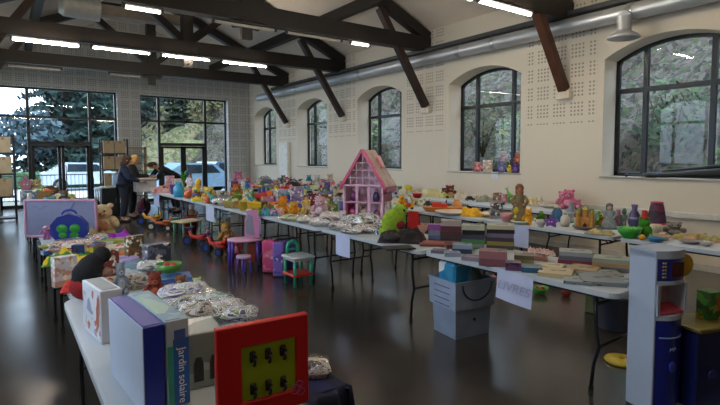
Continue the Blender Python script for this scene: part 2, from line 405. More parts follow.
def bank2(u, v):
    x = 4.2+26*u; y = 31+16*v; z = -.2+(v**.7)*9*min(1, .3+u*1.6)
    d = noise.noise(Vector((x*.3, y*.5, 5)))*1.6+noise.noise(Vector((x*1.2, y*1.4, 2)))*.5
    return (x, y-d*.4, z+d*.6)
g.grid(bank2, 80, 26)
S('slope_outside', g, leafy(['#8a8a5c', '#75804a', '#a08d6c', '#5f6b3e', '#97916c', '#6b6350'], 6))
g = G()
def bank3(u, v):
    x = 2.4+26*u+1.2*v; y = 47+8*v; z = -.2+16*v*min(1, .75+u)
    d = noise.noise(Vector((x*.4, z*.4, 9)))*1.6+noise.noise(Vector((x*1.5, z*1.5, 4)))*.6
    return (x+d*.3, y-d, z+d*.5)
g.grid(bank3, 80, 50)
S('woodland_outside', g, leafy(['#22332f', '#2c4038', '#36493f', '#1b2a27', '#3d4a3c', '#485248'], 1.8))
def leaves(g, c, r, n, size, m=0):
    for _ in range(n):
        while 1:
            p = Vector((rnd.uniform(-1, 1), rnd.uniform(-1, 1), rnd.uniform(-1, 1)))
            if p.length < 1: break
        p = Vector((p.x*r[0], p.y*r[1], p.z*r[2]))+Vector(c); a = Vector((rnd.gauss(0, 1), rnd.gauss(0, 1), rnd.gauss(0, 1))).normalized(); b = a.orthogonal().normalized()
        s = size*rnd.uniform(.6, 1.4); g.add([p-a*s, p+b*s*.5, p+a*s, p-b*s*.5], [(0, 1, 2, 3)], m)
def shrub(x, y, z, r, h, c1, c2, label, n=260, size=.09):
    t = thing('shrub', label, 'shrub', (x, y, z), 0, 'shrubs on the bank outside the windows')
    g = G(); leaves(g, (0, 0, h*.55), (r, r, h*.5), n, size, 0); leaves(g, (0, 0, h*.6), (r*.8, r*.8, h*.45), n//3, size*1.1, 1); g.out('foliage', [mat(dk(c1), .8), mat(dk(c2), .8)], t)
    g = G()
    for k in range(5): a = k*1.3; g.tube([(0, 0, 0), (r*.3*math.cos(a), r*.3*math.sin(a), h*.4), (r*.7*math.cos(a), r*.7*math.sin(a), h*.8)], [.03, .02, .008], n=5)
    g.out('stem', mat('#4a3a2c', .9), t)
for (y, x, z, r, h, c1, c2, l) in [
    (2.9, 9.9, .5, .6, 1.4, '#4f6b34', '#7fa04e', 'green shrub outside the nearest arched window, low at its left'),
    (4.3, 10.6, 1.4, .7, 1.7, '#3f5b3a', '#5f7a4a', 'dark green shrub outside the nearest arched window, beyond the dark frame'),
    (2.2, 11.0, 2.0, .9, 1.6, '#56654a', '#8a8a70', 'grey green shrub high on the bank outside the nearest arched window'),
    (7.6, 10.2, .9, .6, 1.7, '#5b7a3a', '#9fb060', 'yellow green shrub outside the window above the row of sill toys'),
    (9.0, 10.6, 1.6, .7, 1.6, '#6b6a45', '#4b5a32', 'olive shrub outside the toy window, nearer its right jamb'),
    (13.6, 10.2, 1.0, .8, 1.8, '#5a8040', '#82a452', 'bright green shrub seen through the window behind the pink doll house'),
    (19.5, 11.4, 1.4, 1.0, 2.4, '#50683c', '#6b7c4c', 'green shrub seen through the second window from the far corner'),
    (25.0, 12.2, 1.5, 1.2, 2.8, '#577048', '#6e8456', 'green shrub seen through the farthest arched window')]:
    shrub(x, y, z, r, h, c1, c2, l)
def conifer(x, y, h, r, c1, c2, label):
    t = thing('conifer_tree', label, 'tree', (x, y, -.1), 0, 'trees behind the hall')
    g = G(); g.tube([(0, 0, 0), (0, 0, h*.5), (0, 0, h*.97)], [r*.09, r*.06, .02], n=8); g.out('trunk', mat('#2b241e', .9), t)
    g = G()
    for k in range(14):
        f = k/13; zz = h*(.12+.84*f); rr = r*(1-f)**.7+.25
        for j in range(int(12+12*(1-f))):
            a = rnd.uniform(0, 2*PI); L = rr*rnd.uniform(.7, 1.1)
            for q in range(9):
                u = (q+1)/9; p = Vector((L*u*math.cos(a), L*u*math.sin(a), zz-L*.35*u)); s = .38*rnd.uniform(.6, 1.3)
                d = Vector((rnd.gauss(0, 1), rnd.gauss(0, 1), rnd.gauss(-.4, .6))).normalized(); b = d.orthogonal().normalized()
                g.add([p-d*s, p+b*s*.35, p+d*s, p-b*s*.35], [(0, 1, 2, 3)], rnd.random() < .3)
    g.out('foliage', [mat(dk(c1), .95), mat(dk(c2), .95)], t)
def broadleaf(x, y, h, r, c1, c2, label, n=900):
    t = thing('broadleaf_tree', label, 'tree', (x, y, -.1), 0, 'trees behind the hall')
    g = G(); g.tube([(0, 0, 0), (.05, 0, h*.4), (0, .05, h*.75)], [.18, .12, .04], n=8)
    for k in range(6): a = k*1.05; g.tube([(0, 0, h*.35), (r*.4*math.cos(a), r*.4*math.sin(a), h*.6), (r*.75*math.cos(a), r*.75*math.sin(a), h*.8)], [.06, .04, .01], n=5)
    g.out('trunk', mat('#3a3028', .9), t)
    g = G(); leaves(g, (0, 0, h*.68), (r, r, h*.32), n, .22, 0); leaves(g, (0, 0, h*.7), (r, r, h*.3), n//3, .22, 1); g.out('foliage', [mat(dk(c1), .95), mat(dk(c2), .95)], t)
conifer(3.2, 36, 12, 3.4, '#1f3a36', '#2b4d44', 'dark blue green conifer in the middle of the left glazed bay')
conifer(6.3, 40, 13, 3.6, '#1d332f', '#33524a', 'tall dark conifer at the right side of the left glazed bay')
conifer(4.6, 33, 8.0, 2.6, '#24423c', '#37584c', 'shorter conifer in front of the dark trees, left glazed bay')
conifer(3.9, 42, 13.5, 3.9, '#1b302c', '#2b443d', 'tallest dark conifer far behind the middle of the left glazed bay')
conifer(7.6, 46, 13.5, 3.9, '#1d2f2a', '#2f463e', 'broad dark conifer far behind the right part of the left bay')
conifer(9.0, 43, 13, 3.4, '#26352f', '#3a4f45', 'dark conifer beyond the wall between the two glazed bays')
conifer(11.0, 39.5, 9, 1.5, '#2d3d30', '#45573f', 'slim dark conifer on the slope, left part of the right glazed bay')
broadleaf(13.6, 39, 9, 2.4, '#7d7a4c', '#a08b5f', 'olive brown broadleaf tree on the slope in the right glazed bay')
broadleaf(15.8, 38.5, 7.5, 2.0, '#5f7440', '#8c9c58', 'light green broadleaf tree at the right of the right glazed bay')
broadleaf(1.2, 34, 4.4, 1.9, '#56707a', '#7c939a', 'misty grey green tree at the far left of the glazing', 700)
g = G(); g.box((2, 31.6, .35), (12, .9, .9), b=.1); tag(g.out('hedge', leafy(['#3e6a3a', '#4f7d45', '#33552f'], 6)), 'green clipped hedge across the road behind the left doors', 'hedge')
def car(x, y, rz, c, label):
    t = thing('car', label, 'car', (x, y, -.08), rz, 'cars parked behind the hall')
    g = G(); prof = [(-2.0, .32), (2.0, .32), (2.05, .62), (1.85, .82), (1.05, .92), (.45, 1.38), (-1.0, 1.42), (-1.7, .98), (-2.02, .9)]
    g.prism(prof, 1.64, 'y', (0, -.82, 0)); g.out('body', mat(c, .25, .3, coat=.5), t)
    g = G()
    g.prism([(-.95, .95), (.75, .95), (.38, 1.31), (-.9, 1.34)], 1.66, 'y', (0, -.83, 0))
    g.prism([(.62, .95), (1.08, .945), (.52, 1.36), (.42, 1.36)], 1.4, 'y', (.02, -.7, .0)); g.out('window_glass', mat('#27313a', .08), t)
    for sx in (-1.25, 1.3):
        for sy in (-1, 1):
            g = G(); g.cyl((sx, sy*.66, .32), (sx, sy*.86, .32), .32, n=20); o = g.out('wheel', mat('#17181a', .8), t); g = G(); g.cyl((sx, sy*.85, .32), (sx, sy*.868, .32), .19); g.out('hubcap', mat('#9a9da0', .3, 1), o)
    for s in (-1, 1): g = G(); g.sph((1.98, s*.6, .68), (.08, .16, .07)); g.out('headlight', mat('#e8eef2', .1), t)
car(7.2, 22.9, .1, '#9fc0de', 'pale blue car parked outside the right double doors')
car(9.6, 26.2, .35, '#5f7fa6', 'darker blue car further back behind the right double doors')
car(3.4, 29.0, 0, '#c9d4de', 'silver white car on the road behind the left doors')
def barrier(x, y, L, label):
    t = thing('crowd_barrier', label, 'barrier', (x, y, -.1), 0, 'galvanised crowd barriers outside')
    z = mat('#5f666c', .4, .8); g = G()
    pts = [(0, 0, .12), (0, 0, .95), (.05, 0, 1.06), (.15, 0, 1.1), (L-.15, 0, 1.1), (L-.05, 0, 1.06), (L, 0, .95), (L, 0, .12)]
    g.tube(pts, .02); g.tube([(0, 0, .25), (L, 0, .25)], .016); g.out('frame', z, t)
    g = G()
    for k in range(1, int(L/.12)): g = G(); g.tube([(k*.12, 0, .25), (k*.12, 0, 1.09)], .008, n=5); g.out('bar', z, t)
    for xx in (.3, L-.3):
        g = G(); g.tube([(xx, -.25, .02), (xx, -.2, .1), (xx, 0, .25), (xx, .2, .1), (xx, .25, .02)], .015); g.out('foot', z, t)
barrier(-.55, 20.0, 3.1, 'grey crowd barrier with thin upright bars outside the left doors')

# ------------------------------------------------------------------ roof trusses, lamps, duct
WOOD = mat('#150e0b', .55, noise=.35, scale=5); WOOD_LIT = mat('#4a2a17', .5, noise=.3, scale=5)  # front struts get a lighter brown: lamplight put into the timber colour
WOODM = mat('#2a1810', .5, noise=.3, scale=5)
TY = [4.95, 8.43, 11.91, 15.39]
def truss(y, label):
    t = thing('roof_truss', label, 'roof truss', (0, y, 0), 0, 'dark timber roof trusses')
    if y < 5: t.location.z = -.08
    def p(nm, a, b, wd=.2, ht=.26, m=WOOD): g = G(); g.beam(a, b, wd, ht); g.out(nm, m, t)
    sl = .45
    p('tie_beam', (W0+.02, 0, 4.17), (W1-.02, 0, 4.17), .24, .31)
    for s in (1, -1):
        f = lambda x: RX+s*x
        p('rafter', (f(4.4), 0, 4.34), (f(0), 0, 4.34+4.4*sl), .2, .22)
        zq = .08 if y < 5 else 0; p('strut', (f(4.36), 0, 2.78+zq), (f(3.02), 0, 4.78+zq), .15, .14, WOOD_LIT if y < 5 else WOODM)
        p('brace', (f(.12), 0, 4.36), (f(1.62), 0, 5.60), .16, .16)
        g = G(); g.box((f(4.37), 0, 2.69+zq), (.12, .26, .14), b=.01); g.out('corbel', mat('#cfc6b4', .7), t)
    p('king_post', (RX, 0, 3.98), (RX, 0, 6.3), .22, .24)
    g = G(); g.prism([(RX-.30, 4.02), (RX-.24, 3.90), (RX-.10, 3.92), (RX-.10, 3.72), (RX+.10, 3.72), (RX+.10, 3.92), (RX+.24, 3.90), (RX+.30, 4.02)], .1, 'y', (0, -.05, 0)); g.out('post_foot', WOOD, t)
for y, l in zip(TY, ['dark timber roof truss nearest the camera, at the top right', 'second dark timber truss, crossing the top middle of the hall', 'third dark timber truss, carrying the brightest lamp', 'farthest dark timber truss, above the glazed back wall']): truss(y, l)
for s, xx in ((1, 'right'), (-1, 'left')):
    g = G(); g.box((RX+s*2.88, 7.9, 4.93), (.16, 21.4, .24)); tag(g.out('roof_purlin', WOOD), 'long dark roof timber running over the trusses on the %s side' % xx, 'roof beam')
TUBE_ON = emis('#fff0d8', LAMP); TUBE_DIM = emis('#fff0d8', LAMP*.15); TUBE_THIN = emis('#fff0d8', LAMP*1.6); TUBE_OFF = mat('#b9b2a5', .3)
def tube_light(px0, px1, py, y, mt, label, dy=-.16, zz=3.91):
    x0, x1 = at(px0, py, Y=y+dy).x, at(px1, py, Y=y+dy).x
    t = thing('tube_light', label, 'ceiling lamp', ((x0+x1)/2, y+dy, zz-(.08 if y < 5 else 0)), 0, 'tube lamps along the trusses'); L = x1-x0
    g = G(); g.box((0, .04, .06), (L+.1, .05, .04), b=.01)
    for s in (-1, 1): g.box((s*(L/2+.03), 0, .015), (.04, .07, .07), b=.008)
    g.out('housing', mat('#3c3e40', .5, .3), t)
    g = G(); g.cyl((-L/2, 0, 0), (L/2, 0, 0), .012 if mt is TUBE_THIN else .026, n=10); g.out('tube', mt, t)
for a, b, p, k, mt, l in [
    (402, 471, -4, 0, TUBE_ON, 'lit tube lamp on the nearest truss, cut by the top edge'), (480, 530, 10, 0, TUBE_ON, 'bright tube lamp at the wall end of the nearest truss'),
    (-2, 60, -8, 1, TUBE_ON, 'tube lamp of the second truss above the top left corner'), (126, 160, 12, 1, TUBE_DIM, 'faint tube lamp on the second truss left of its middle'),
    (215, 274, 27, 1, TUBE_OFF, 'unlit tube lamp right of the middle of the second truss'), (288, 340, 40, 1, TUBE_OFF, 'unlit tube lamp on the second truss before its right strut'), (352, 368, 46, 1, TUBE_DIM, 'short faint tube lamp next to the right strut of the second truss'),
    (13, 78, 42, 2, TUBE_ON, 'brightest tube lamp at the left end of the third truss'), (93, 149, 50, 2, TUBE_THIN, 'thin lit tube lamp left of the third truss king post'),
    (163, 209, 59, 2, TUBE_THIN, 'lit tube lamp right of the third truss king post'), (223, 266, 66, 2, TUBE_THIN, 'last lit tube lamp towards the wall on the third truss'),
    (8, 60, 63, 3, TUBE_OFF, 'unlit tube lamp at the left of the farthest truss'), (110, 140, 73, 3, TUBE_OFF, 'unlit tube lamp at the middle of the farthest truss')]:
    tube_light(a, b, p, TY[k], mt, l)
for k, x in enumerate((1.2, 5.6)):      # unseen lamps added behind the camera to brighten the hall
    t = thing('tube_light', 'added unseen tube lamp behind the viewer, %s side' % ('left', 'right')[k], 'ceiling lamp', (x, 1.3, 3.97), 0, 'tube lamps along the trusses')
    g = G(); g.box((0, 0, .055), (1.5, .07, .05)); g.out('housing', mat('#8f938f', .4, .3), t); g = G(); g.cyl((-.7, 0, 0), (.7, 0, 0), .026); g.out('tube', TUBE_ON, t)
t = thing('air_duct', 'long silver round air duct high along the right wall', 'duct', (7.74, 8.5, 3.80))
SIL = mat('#b9bdc2', .42, .7, noise=.06, scale=3)
g = G(); g.cyl((0, -11, 0), (0, 8.7, 0), .125, n=24); g.out('pipe', SIL, t)
for y in [2.0, 3.74, 6.3, 7.2, 10.7, 14.2]: g = G(); g.cyl((0, y-8.55, 0), (0, y-8.45, 0), .135, n=24); g.out('joint_ring', mat('#a9adb1', .3, .9), t)
for y in [2.9, 6.7, 10.2, 13.7, 16.6]:
    g = G(); g.box((.10, y-8.5, .135), (.24, .04, .02)); g.out('bracket', mat('#33363a', .5, .6), t)
g = G(); g.box((7.885, 6.8, 4.02), (.22, 19, .10), b=.02); tag(g.out('duct_top_strip', mat('#4b4d50', .5, .5)), 'dark grey strip lying along the top of the air duct', 'cable tray')  # dark strip along the upper edge of the duct
p = at(622, 36, X=7.55)
t = thing('air_outlet', 'round silver air outlet hanging from the duct near the closest window', 'air vent', (7.60, p.y, 3.40))
g = G(); g.lathe([(.10, .32), (.10, .12), (.11, .09), (.2, .04), (.23, 0), (.2, -.015), (0, -.02)][::-1], n=28); g.out('diffuser', SIL, t)
g = G(); g.cyl((0, 0, .3), (.14, 0, .36), .1, n=20); g.out('neck', SIL, t)
t = thing('ventilation_unit', 'pale round fan housing with a flat duct under the roof, upper left', 'duct', (1.5, 12.6, 4.95))
g = G(); g.cyl((-.35, 0, .0), (.35, 0, -.02), .26, n=24); g.cyl((-.45, 0, 0), (-.35, 0, 0), .2, .26, n=24); g.out('fan_housing', mat('#b9bcbb', .4, .2), t)
g = G(); g.box((1.25, 0, -.02), (1.8, .3, .24), b=.02); g.out('flat_duct', mat('#8c8378', .5), t)
# niche in the far part of the right wall and small wall fittings
g = G(); g.box((7.93, 15.55, 1.05), (.12, .62, 2.1), b=.01); g.box((7.865, 15.55, 1.9), (.012, .5, .2)); tag(g.out('electric_cabinet', mat('#dcdad4', .5)), 'tall white cabinet against the wall between the two farthest arched windows', 'cabinet')
p = at(495, 176, X=7.985)
g = G(); g.box((7.99, p.y, p.z), (.012, .19, .13)); tag(g.out('paper_notice', mat('#d6d3dd', .6)), 'small white paper notice on the wall under the toy window sill', 'notice')

# ------------------------------------------------------------------ tables
TOPM = mat('#b4bcc4', .38, noise=.05, scale=3); LEGM = mat('#23272c', .35, .5)
def rounded(w, l, r, n=5):
    out = []
    for cx, cy, a0 in ((w/2-r, l/2-r, 0), (-w/2+r, l/2-r, 90), (-w/2+r, -l/2+r, 180), (w/2-r, -l/2+r, 270)):
        for k in range(n+1): a = R(a0+90*k/n); out.append((cx+r*math.cos(a), cy+r*math.sin(a)))
    return out
def make_table(label, L=1.83, Wd=.76):
    t = thing('folding_table', label, 'table', group='white folding tables')
    g = G(); g.prism(rounded(Wd, L, .07), .035, 'z', (0, 0, .70)); a = rounded(Wd, L, .07); b = rounded(Wd-.012, L-.012, .065); k = len(a)
    g.add([(*p, .735) for p in a]+[(*p, .74) for p in b], [(i, (i+1) % k, k+(i+1) % k, k+i) for i in range(k)]+[tuple(range(k, 2*k))]); g.out('tabletop', TOPM, t)
    g = G()
    for s in (-1, 1): g.box((s*(Wd/2-.05), 0, .688), (.025, L-.2, .024))
    g.out('rail', LEGM, t)
    for e in (-1, 1):
        y = e*(L/2-.17)
        for s in (-1, 1):
            g = G(); x = s*(Wd/2-.07)
            g.tube([(x, y, .69), (x, y, .52), (x+s*.0, y+e*.012, .42), (x, y+e*.03, .33), (x, y-e*.005, .2), (x, y-e*.02, .02)], .0135); o = g.out('leg', LEGM, t); g = G(); g.cyl((x, y-e*.02, 0), (x, y-e*.02, .035), .018); g.out('foot_cap', mat('#111', .8), o)
        g = G(); g.tube([(-Wd/2+.07, y+e*.03, .33), (Wd/2-.07, y+e*.03, .33)], .011); g.tube([(-Wd/2+.07, y, .62), (Wd/2-.07, y, .62)], .011); g.out('crossbar', LEGM, t)
        g = G(); g.tube([(0, y, .62), (0, y-e*.40, .685)], .010)
        for s in (-1, 1): g.tube([(s*.12, y, .62), (0, y-e*.16, .66)], .008, n=6)
        g.out('brace', LEGM, t)
    return t
TB = make_table('white folding table at the front left, under the big game boxes')
TB.location = (.65, 2.66, 0); TB.scale = (1.02, 1.03, 1)
def table(x, y, label, rz=0): return dup(TB, (x, y, 0), rz, label)
ORD = ['nearest', 'second', 'third', 'fourth', 'fifth', 'sixth', 'seventh']
for k, (x, y) in enumerate([(.69, 4.60), (.66, 6.46), (.65, 8.5), (.64, 10.5), (.62, 12.6)]):
    q = table(x, y, '%s white folding table of the left row, counted from the camera' % ORD[k+1]); q.scale = (1, 1, 1)
for k in range(7):
    y = 2.51+1.85*k; q = table(3.60-.020*(y-1.6), y, '%s white folding table at the aisle side of the middle row' % ORD[k]); q.scale = (1, 1, 1)
for k in range(2, 5):
    y = 2.53+1.85*k; q = table(4.38-.020*(y-1.6), y, '%s white folding table at the window side of the middle row' % ORD[k-2]); q.scale = (1, 1, 1)
for k in range(7):
    y = 1.78+1.86*k+(.04 if k else 0); q = table(5.80, y, '%s white folding table of the third row, between middle row and wall' % ORD[k]); q.scale = (1, 1, 1)
for k in range(6):
    y = 5.4+1.87*k; q = table(7.40, y, '%s white folding table of the row along the window wall' % ORD[k]); q.scale = (1, 1, 1)
RECTS = [(.27, 1.03, 1.6, 13.5)]+[(x-.37, x+.37, y-.91, y+.91) for x, y in [(3.60-.020*(.91+1.85*k), 2.51+1.85*k) for k in range(7)]+[(4.38-.020*(.93+1.85*k), 2.53+1.85*k) for k in range(2, 5)]+[(5.80, 1.78+1.86*k+(.04 if k else 0)) for k in range(7)]+[(7.40, 5.4+1.87*k) for k in range(6)]]
def on_table(x, y, m=.0): return any(a+m <= x <= b-m and c <= y <= d for a, b, c, d in RECTS)
def sign(x, y, z, ww, hh, label, tilt=0, text=None, ry=-PI/2):
    o = G(); N = 8
    o.grid(lambda u, v: (-.004-.012*math.sin(u*PI)*v, (u-.5)*ww, -v*hh), N, 6)
    p = o.out('paper_sign', mat('#b9bfdc', .6, noise=.04)); tag(p, label, 'sign', (x, y, z), 0, 'paper signs hanging from the tables'); p.rotation_euler = (tilt, 0, 0)
    if text:
        c = bpy.data.curves.new('lettering', 'FONT'); c.body = text; c.size = hh*.42; c.align_x = 'CENTER'; c.align_y = 'CENTER'; c.extrude = .0002; c.shear = .25
        tmp = bpy.data.objects.new('lettering', c); C.objects.link(tmp); bpy.context.view_layer.update()
        me = bpy.data.meshes.new_from_object(tmp.evaluated_get(bpy.context.evaluated_depsgraph_get())); C.objects.unlink(tmp); bpy.data.objects.remove(tmp)
        l = bpy.data.objects.new('lettering', me); C.objects.link(l); me.materials.append(mat('#a5a3c4', .7)); l.parent = p
        l.location = (-.018, 0, -hh*.52); l.rotation_euler = Euler((PI/2, 0, -PI/2)); l['label'] = 'faint handwritten pen lettering'
def edge(px, py, z=.74): return at(px, py, Z=z)
for a, b, py, bot, lab, tx in [(498, 534, 273, 304, 'large white paper sign with faint handwriting, hanging under the nearest books', 'LIVRES'),
                         (336, 350, 234, 256, 'small white paper sign hanging below the plastic packets, middle row', None),
                         (253, 261, 217, 233, 'small white paper sign hanging just right of the purple toy chair', None),
                         (206, 214, 206, 221, 'little white paper sign hanging over the aisle, second from the far end', None),
                         (154, 159, 194, 206, 'tiny white paper sign hanging nearest the two standing women', None)]:
    x = 3.60-.020*(edge((a+b)/2, py).y-1.6)-.39
    A, B_ = at(a, py, X=x), at(b, py, X=x); c = at((a+b)/2, bot, X=x)
    sign(x, (A.y+B_.y)/2, .735, abs(A.y-B_.y), .735-c.z, lab, R(4) if tx else 0, tx)
A, B_, c = at(511, 225, X=5.41), at(529, 227, X=5.41), at(520, 247, X=5.41)
sign(5.41, (A.y+B_.y)/2, .735, abs(A.y-B_.y), .735-c.z, 'white paper sign hanging from the third row behind the stacked books', 0)

# ------------------------------------------------------------------ builders of small things (base at origin, front towards -Y)
def fuzz(h): return mat(h, .95, noise=.22, scale=30, bump=.9, bscale=160)
def pl(h): return mat(h, .32, noise=.05, scale=4, coat=.3)
def cm(h): return fuzz(h)
def b_plush(t, w, h, c, c2='#e9dfc8', ears='round'):
    g = G(); r = w*.36
    g.sph((0, 0, h*.3), (w*.33, w*.3, h*.31)); g.sph((0, -w*.04, h*.72), (w*.27, w*.26, h*.25))
    for s in (-1, 1):
        if ears == 'long': g.sph((s*w*.14, .02*w, h*.97), (w*.07, w*.05, h*.2), rot=(0, s*.25, 0))
        else: g.sph((s*w*.21, 0, h*.92), (w*.09, w*.06, h*.08))
        g.sph((s*w*.33, -w*.12, h*.42), (w*.11, w*.12, h*.2), rot=(0, -s*.5, 0)); g.sph((s*w*.24, -w*.28, h*.10), (w*.13, w*.24, h*.10))
    g.out('body', cm(c), t)
    g = G(); g.sph((0, -w*.26, h*.67), (w*.13, w*.09, h*.08)); g.sph((0, -w*.24, h*.3), (w*.2, w*.1, h*.18)); g.out('muzzle_and_belly', cm(c2), t, label='paler muzzle and belly')
    g = G()
    for s in (-1, 1): g.sph((s*w*.1, -w*.27, h*.77), w*.028)
    g.sph((0, -w*.345, h*.69), (w*.04, w*.03, h*.02)); g.out('eyes_and_nose', mat('#141210', .15), t)
def b_doll(t, w, h, c, c2='#6b4a2a', skin='#d8a988'):
    g = G(); g.lathe([(0, 0), (w*.48, 0), (w*.46, h*.12), (w*.3, h*.42), (w*.2, h*.60), (w*.24, h*.70), (w*.1, h*.76), (0, h*.76)], n=18, sy=.75)
    for s in (-1, 1): g.tube([(s*w*.2, 0, h*.69), (s*w*.38, -w*.05, h*.55), (s*w*.24, -w*.24, h*.47)], [w*.09, w*.085, w*.1], n=8)
    g.out('dress', mat(c, .85, noise=.2, scale=20), t)
    g = G(); g.sph((0, 0, h*.86), (w*.17, w*.17, h*.115)); g.cyl((0, 0, h*.73), (0, 0, h*.8), w*.06)
    g.sph((0, -w*.17, h*.85), w*.03); g.out('head', mat(skin, .5), t)
    for s in (-1, 1): g = G(); g.sph((s*w*.2, -w*.28, h*.46), w*.06); g.out('hand', mat(skin, .5), t)
    g = G(); g.sph((0, w*.04, h*.89), (w*.21, w*.2, h*.12)); g.sph((0, w*.12, h*.78), (w*.2, w*.1, h*.15)); g.out('hair', mat(c2, .8, noise=.3, scale=40), t)
    g = G()
    for s in (-1, 1): g.sph((s*w*.065, -w*.16, h*.865), w*.022)
    g.out('eyes', mat('#20242c', .2), t)
def b_car(t, w, h, c, c2='#23262b'):
    d = w*.42; k = h
    g = G(); g.prism([(-w/2, k*.22), (w/2, k*.22), (w/2, k*.5), (w*.3, k*.58), (w*.12, k*.98), (-w*.3, k), (-w*.42, k*.58), (-w/2, k*.52)], d, 'y', (0, -d/2, 0)); g.out('body', pl(c), t)
    g = G()
    g.prism([(-w*.3, k*.62), (w*.2, k*.62), (w*.08, k*.9), (-w*.26, k*.9)], d+.006, 'y', (0, -d*.5-.003, 0))
    g.out('window_strip', mat('#20303c', .15), t)
    for sx in (-.3, .3):
        for sy in (-1, 1):
            g = G(); g.cyl((sx*w, sy*d*.38, k*.2), (sx*w, sy*d*.53, k*.2), k*.2, n=14); o = g.out('wheel', mat(c2, .6), t); g = G(); g.cyl((sx*w, sy*d*.52, k*.2), (sx*w, sy*d*.55, k*.2), k*.1, n=10); g.out('hub', pl('#c9c9c4'), o)
def b_truck(t, w, h, c, c2='#e8b820'):
    d = w*.38
    g = G(); g.box((w*.32, 0, h*.55), (w*.3, d, h*.75), b=w*.03); g.box((0, 0, h*.24), (w*.96, d*.8, h*.12)); g.out('cab', pl(c2), t)
    g = G(); z0 = h*.34
    g.prism([(-w*.5, z0+h*.3), (-w*.42, z0), (w*.12, z0), (w*.14, h*.85), (w*.11, h*.85), (w*.09, z0+h*.08), (-w*.4, z0+h*.08), (-w*.47, z0+h*.34)], d, 'y', (0, -d/2, 0))
    for s in (-1, 1): g.prism([(-w*.5, z0+h*.3), (-w*.42, z0), (w*.12, z0), (w*.14, h*.85)], d*.06, 'y', (0, s*d*.47-d*.03, 0))
    g.out('tipper', pl(c), t)
    g = G(); g.box((w*.40, 0, h*.66), (w*.155, d*.8, h*.28)); g.out('windscreen', mat('#2a3a48', .15), t)
    for sx in (-.32, .3):
        for sy in (-1, 1): g = G(); g.cyl((sx*w, sy*d*.36, h*.17), (sx*w, sy*d*.54, h*.17), h*.17, n=14); g.out('wheel', mat('#1c1d20', .7), t)
def b_ball(t, w, h, c, c2=None):
    g = G(); g.sph((0, 0, w*.5), w*.5, n=20); g.out('ball_skin', pl(c) if not c2 else pmat([c, c2, '#e8e4da'], 3/w*.4, .35), t)
    g = G(); g.cyl((0, 0, w*.985), (0, 0, w*1.002), w*.04); g.out('valve', mat('#333', .5), t)
def b_box(t, w, h, c, c2='#d8d2c4', d=None):
    d = d or w*.5
    g = G(); g.box((0, 0, h*.45), (w*.985, d*.97, h*.9), b=.002); g.out('box_base', mat(c2, .5), t)
    g = G(); g.box((0, 0, h*.6), (w, d, h*.8), b=.003); g.out('lid', pmat([c, c2, c, '#e6e0d2', c], 12/w*.5, .35, coat=.2), t)
def b_book(t, w, h, c, c2='#cfc5ad', d=None):
    d = d or w*.72; k = min(.003, h*.2)
    g = G(); g.box((0, 0, k/2), (w, d, k)); g.box((0, 0, h-k/2), (w, d, k)); g.box((0, -d/2+k/2, h/2), (w, k, h-k)); g.out('cover', pmat([c, c, dk(c, .6), c], 9/w*.3, .35, coat=.2), t)
    g = G(); g.box((0, .003, h/2), (w-.008, d-.008, h-2*k)); g.out('pages', mat(c2, .9, noise=.15, scale=60), t)
def stripes(cols, scale):  # packet inks in streaks that also paint in reflections of crumpled plastic
    key = ('stripes', tuple(cols), scale)
    if key in MC: return MC[key]
    m = bpy.data.materials.new('packet_print_and_glints'); m.use_nodes = True; n = m.node_tree; b = n.nodes['Principled BSDF']
    t = n.nodes.new('ShaderNodeTexCoord'); v = n.nodes.new('ShaderNodeTexNoise'); v.inputs['Scale'].default_value = scale; v.inputs['Detail'].default_value = 3; v.inputs['Distortion'].default_value = 2.2; mp = n.nodes.new('ShaderNodeMapping'); mp.inputs['Scale'].default_value = (.6, 1.9, 1.2); mp.inputs['Rotation'].default_value = (0, 0, rnd.uniform(0, 3)); n.links.new(t.outputs['Object'], mp.inputs['Vector'])
    n.links.new(mp.outputs[0], v.inputs['Vector']); r = n.nodes.new('ShaderNodeValToRGB'); r.color_ramp.interpolation = 'CONSTANT'; e = r.color_ramp.elements; k = len(cols); ps = [.34+.30*i_/k for i_ in range(k)]
    e[0].color = lin(cols[0]); e[1].position = ps[1]; e[1].color = lin(cols[1])
    for i in range(2, k): q = e.new(ps[i]); q.color = lin(cols[i])
    n.links.new(v.outputs['Fac'], r.inputs['Fac']); n.links.new(r.outputs['Color'], b.inputs['Base Color']); b.inputs['Roughness'].default_value = .3
    MC[key] = m; return m
def b_packet(t, w, h, c, c2='#6a5f9a', d=None, cols=None):
    d = d or w*.75; sd = rnd.uniform(0, 50); g = G()
    def f(sg):
        def fn(u, v):
            x, y = (u-.5), (v-.5); e = (1-(2*x)**4)*(1-(2*y)**4); e = max(0, e)**.6
            q = noise.noise(Vector((u*4+sd, v*4, sd)))*.5+noise.noise(Vector((u*10+sd, v*10, 3)))*.28
            return (x*w*(1+.05*q), y*d*(1+.05*q), h*.42+sg*h*.42*e*(1+(.8*q if sg > 0 else 0)))
        return fn
    g.grid(f(1), 16, 13); g.grid(f(-1), 8, 6)
    g.out('wrapped_contents', stripes(cols or ['#4a4c56', c2, '#e4e2dc', c, '#f0eee8', c2, '#e8e6e0', c, '#3c3e48'], round(1.35/w, 1)), t)
    g = G(); g.grid(lambda u, v: ((u-.5)*w*1.04, (v-.5)*d*1.04, h*.45+h*.5*(max(0, 1-(2*u-1)**4)*max(0, 1-(2*v-1)**4))**.6+h*.28*noise.noise(Vector((u*6+sd, v*6, 9)))), 18, 14, sm=False)
    g.out('clear_wrap', WRAP, t)
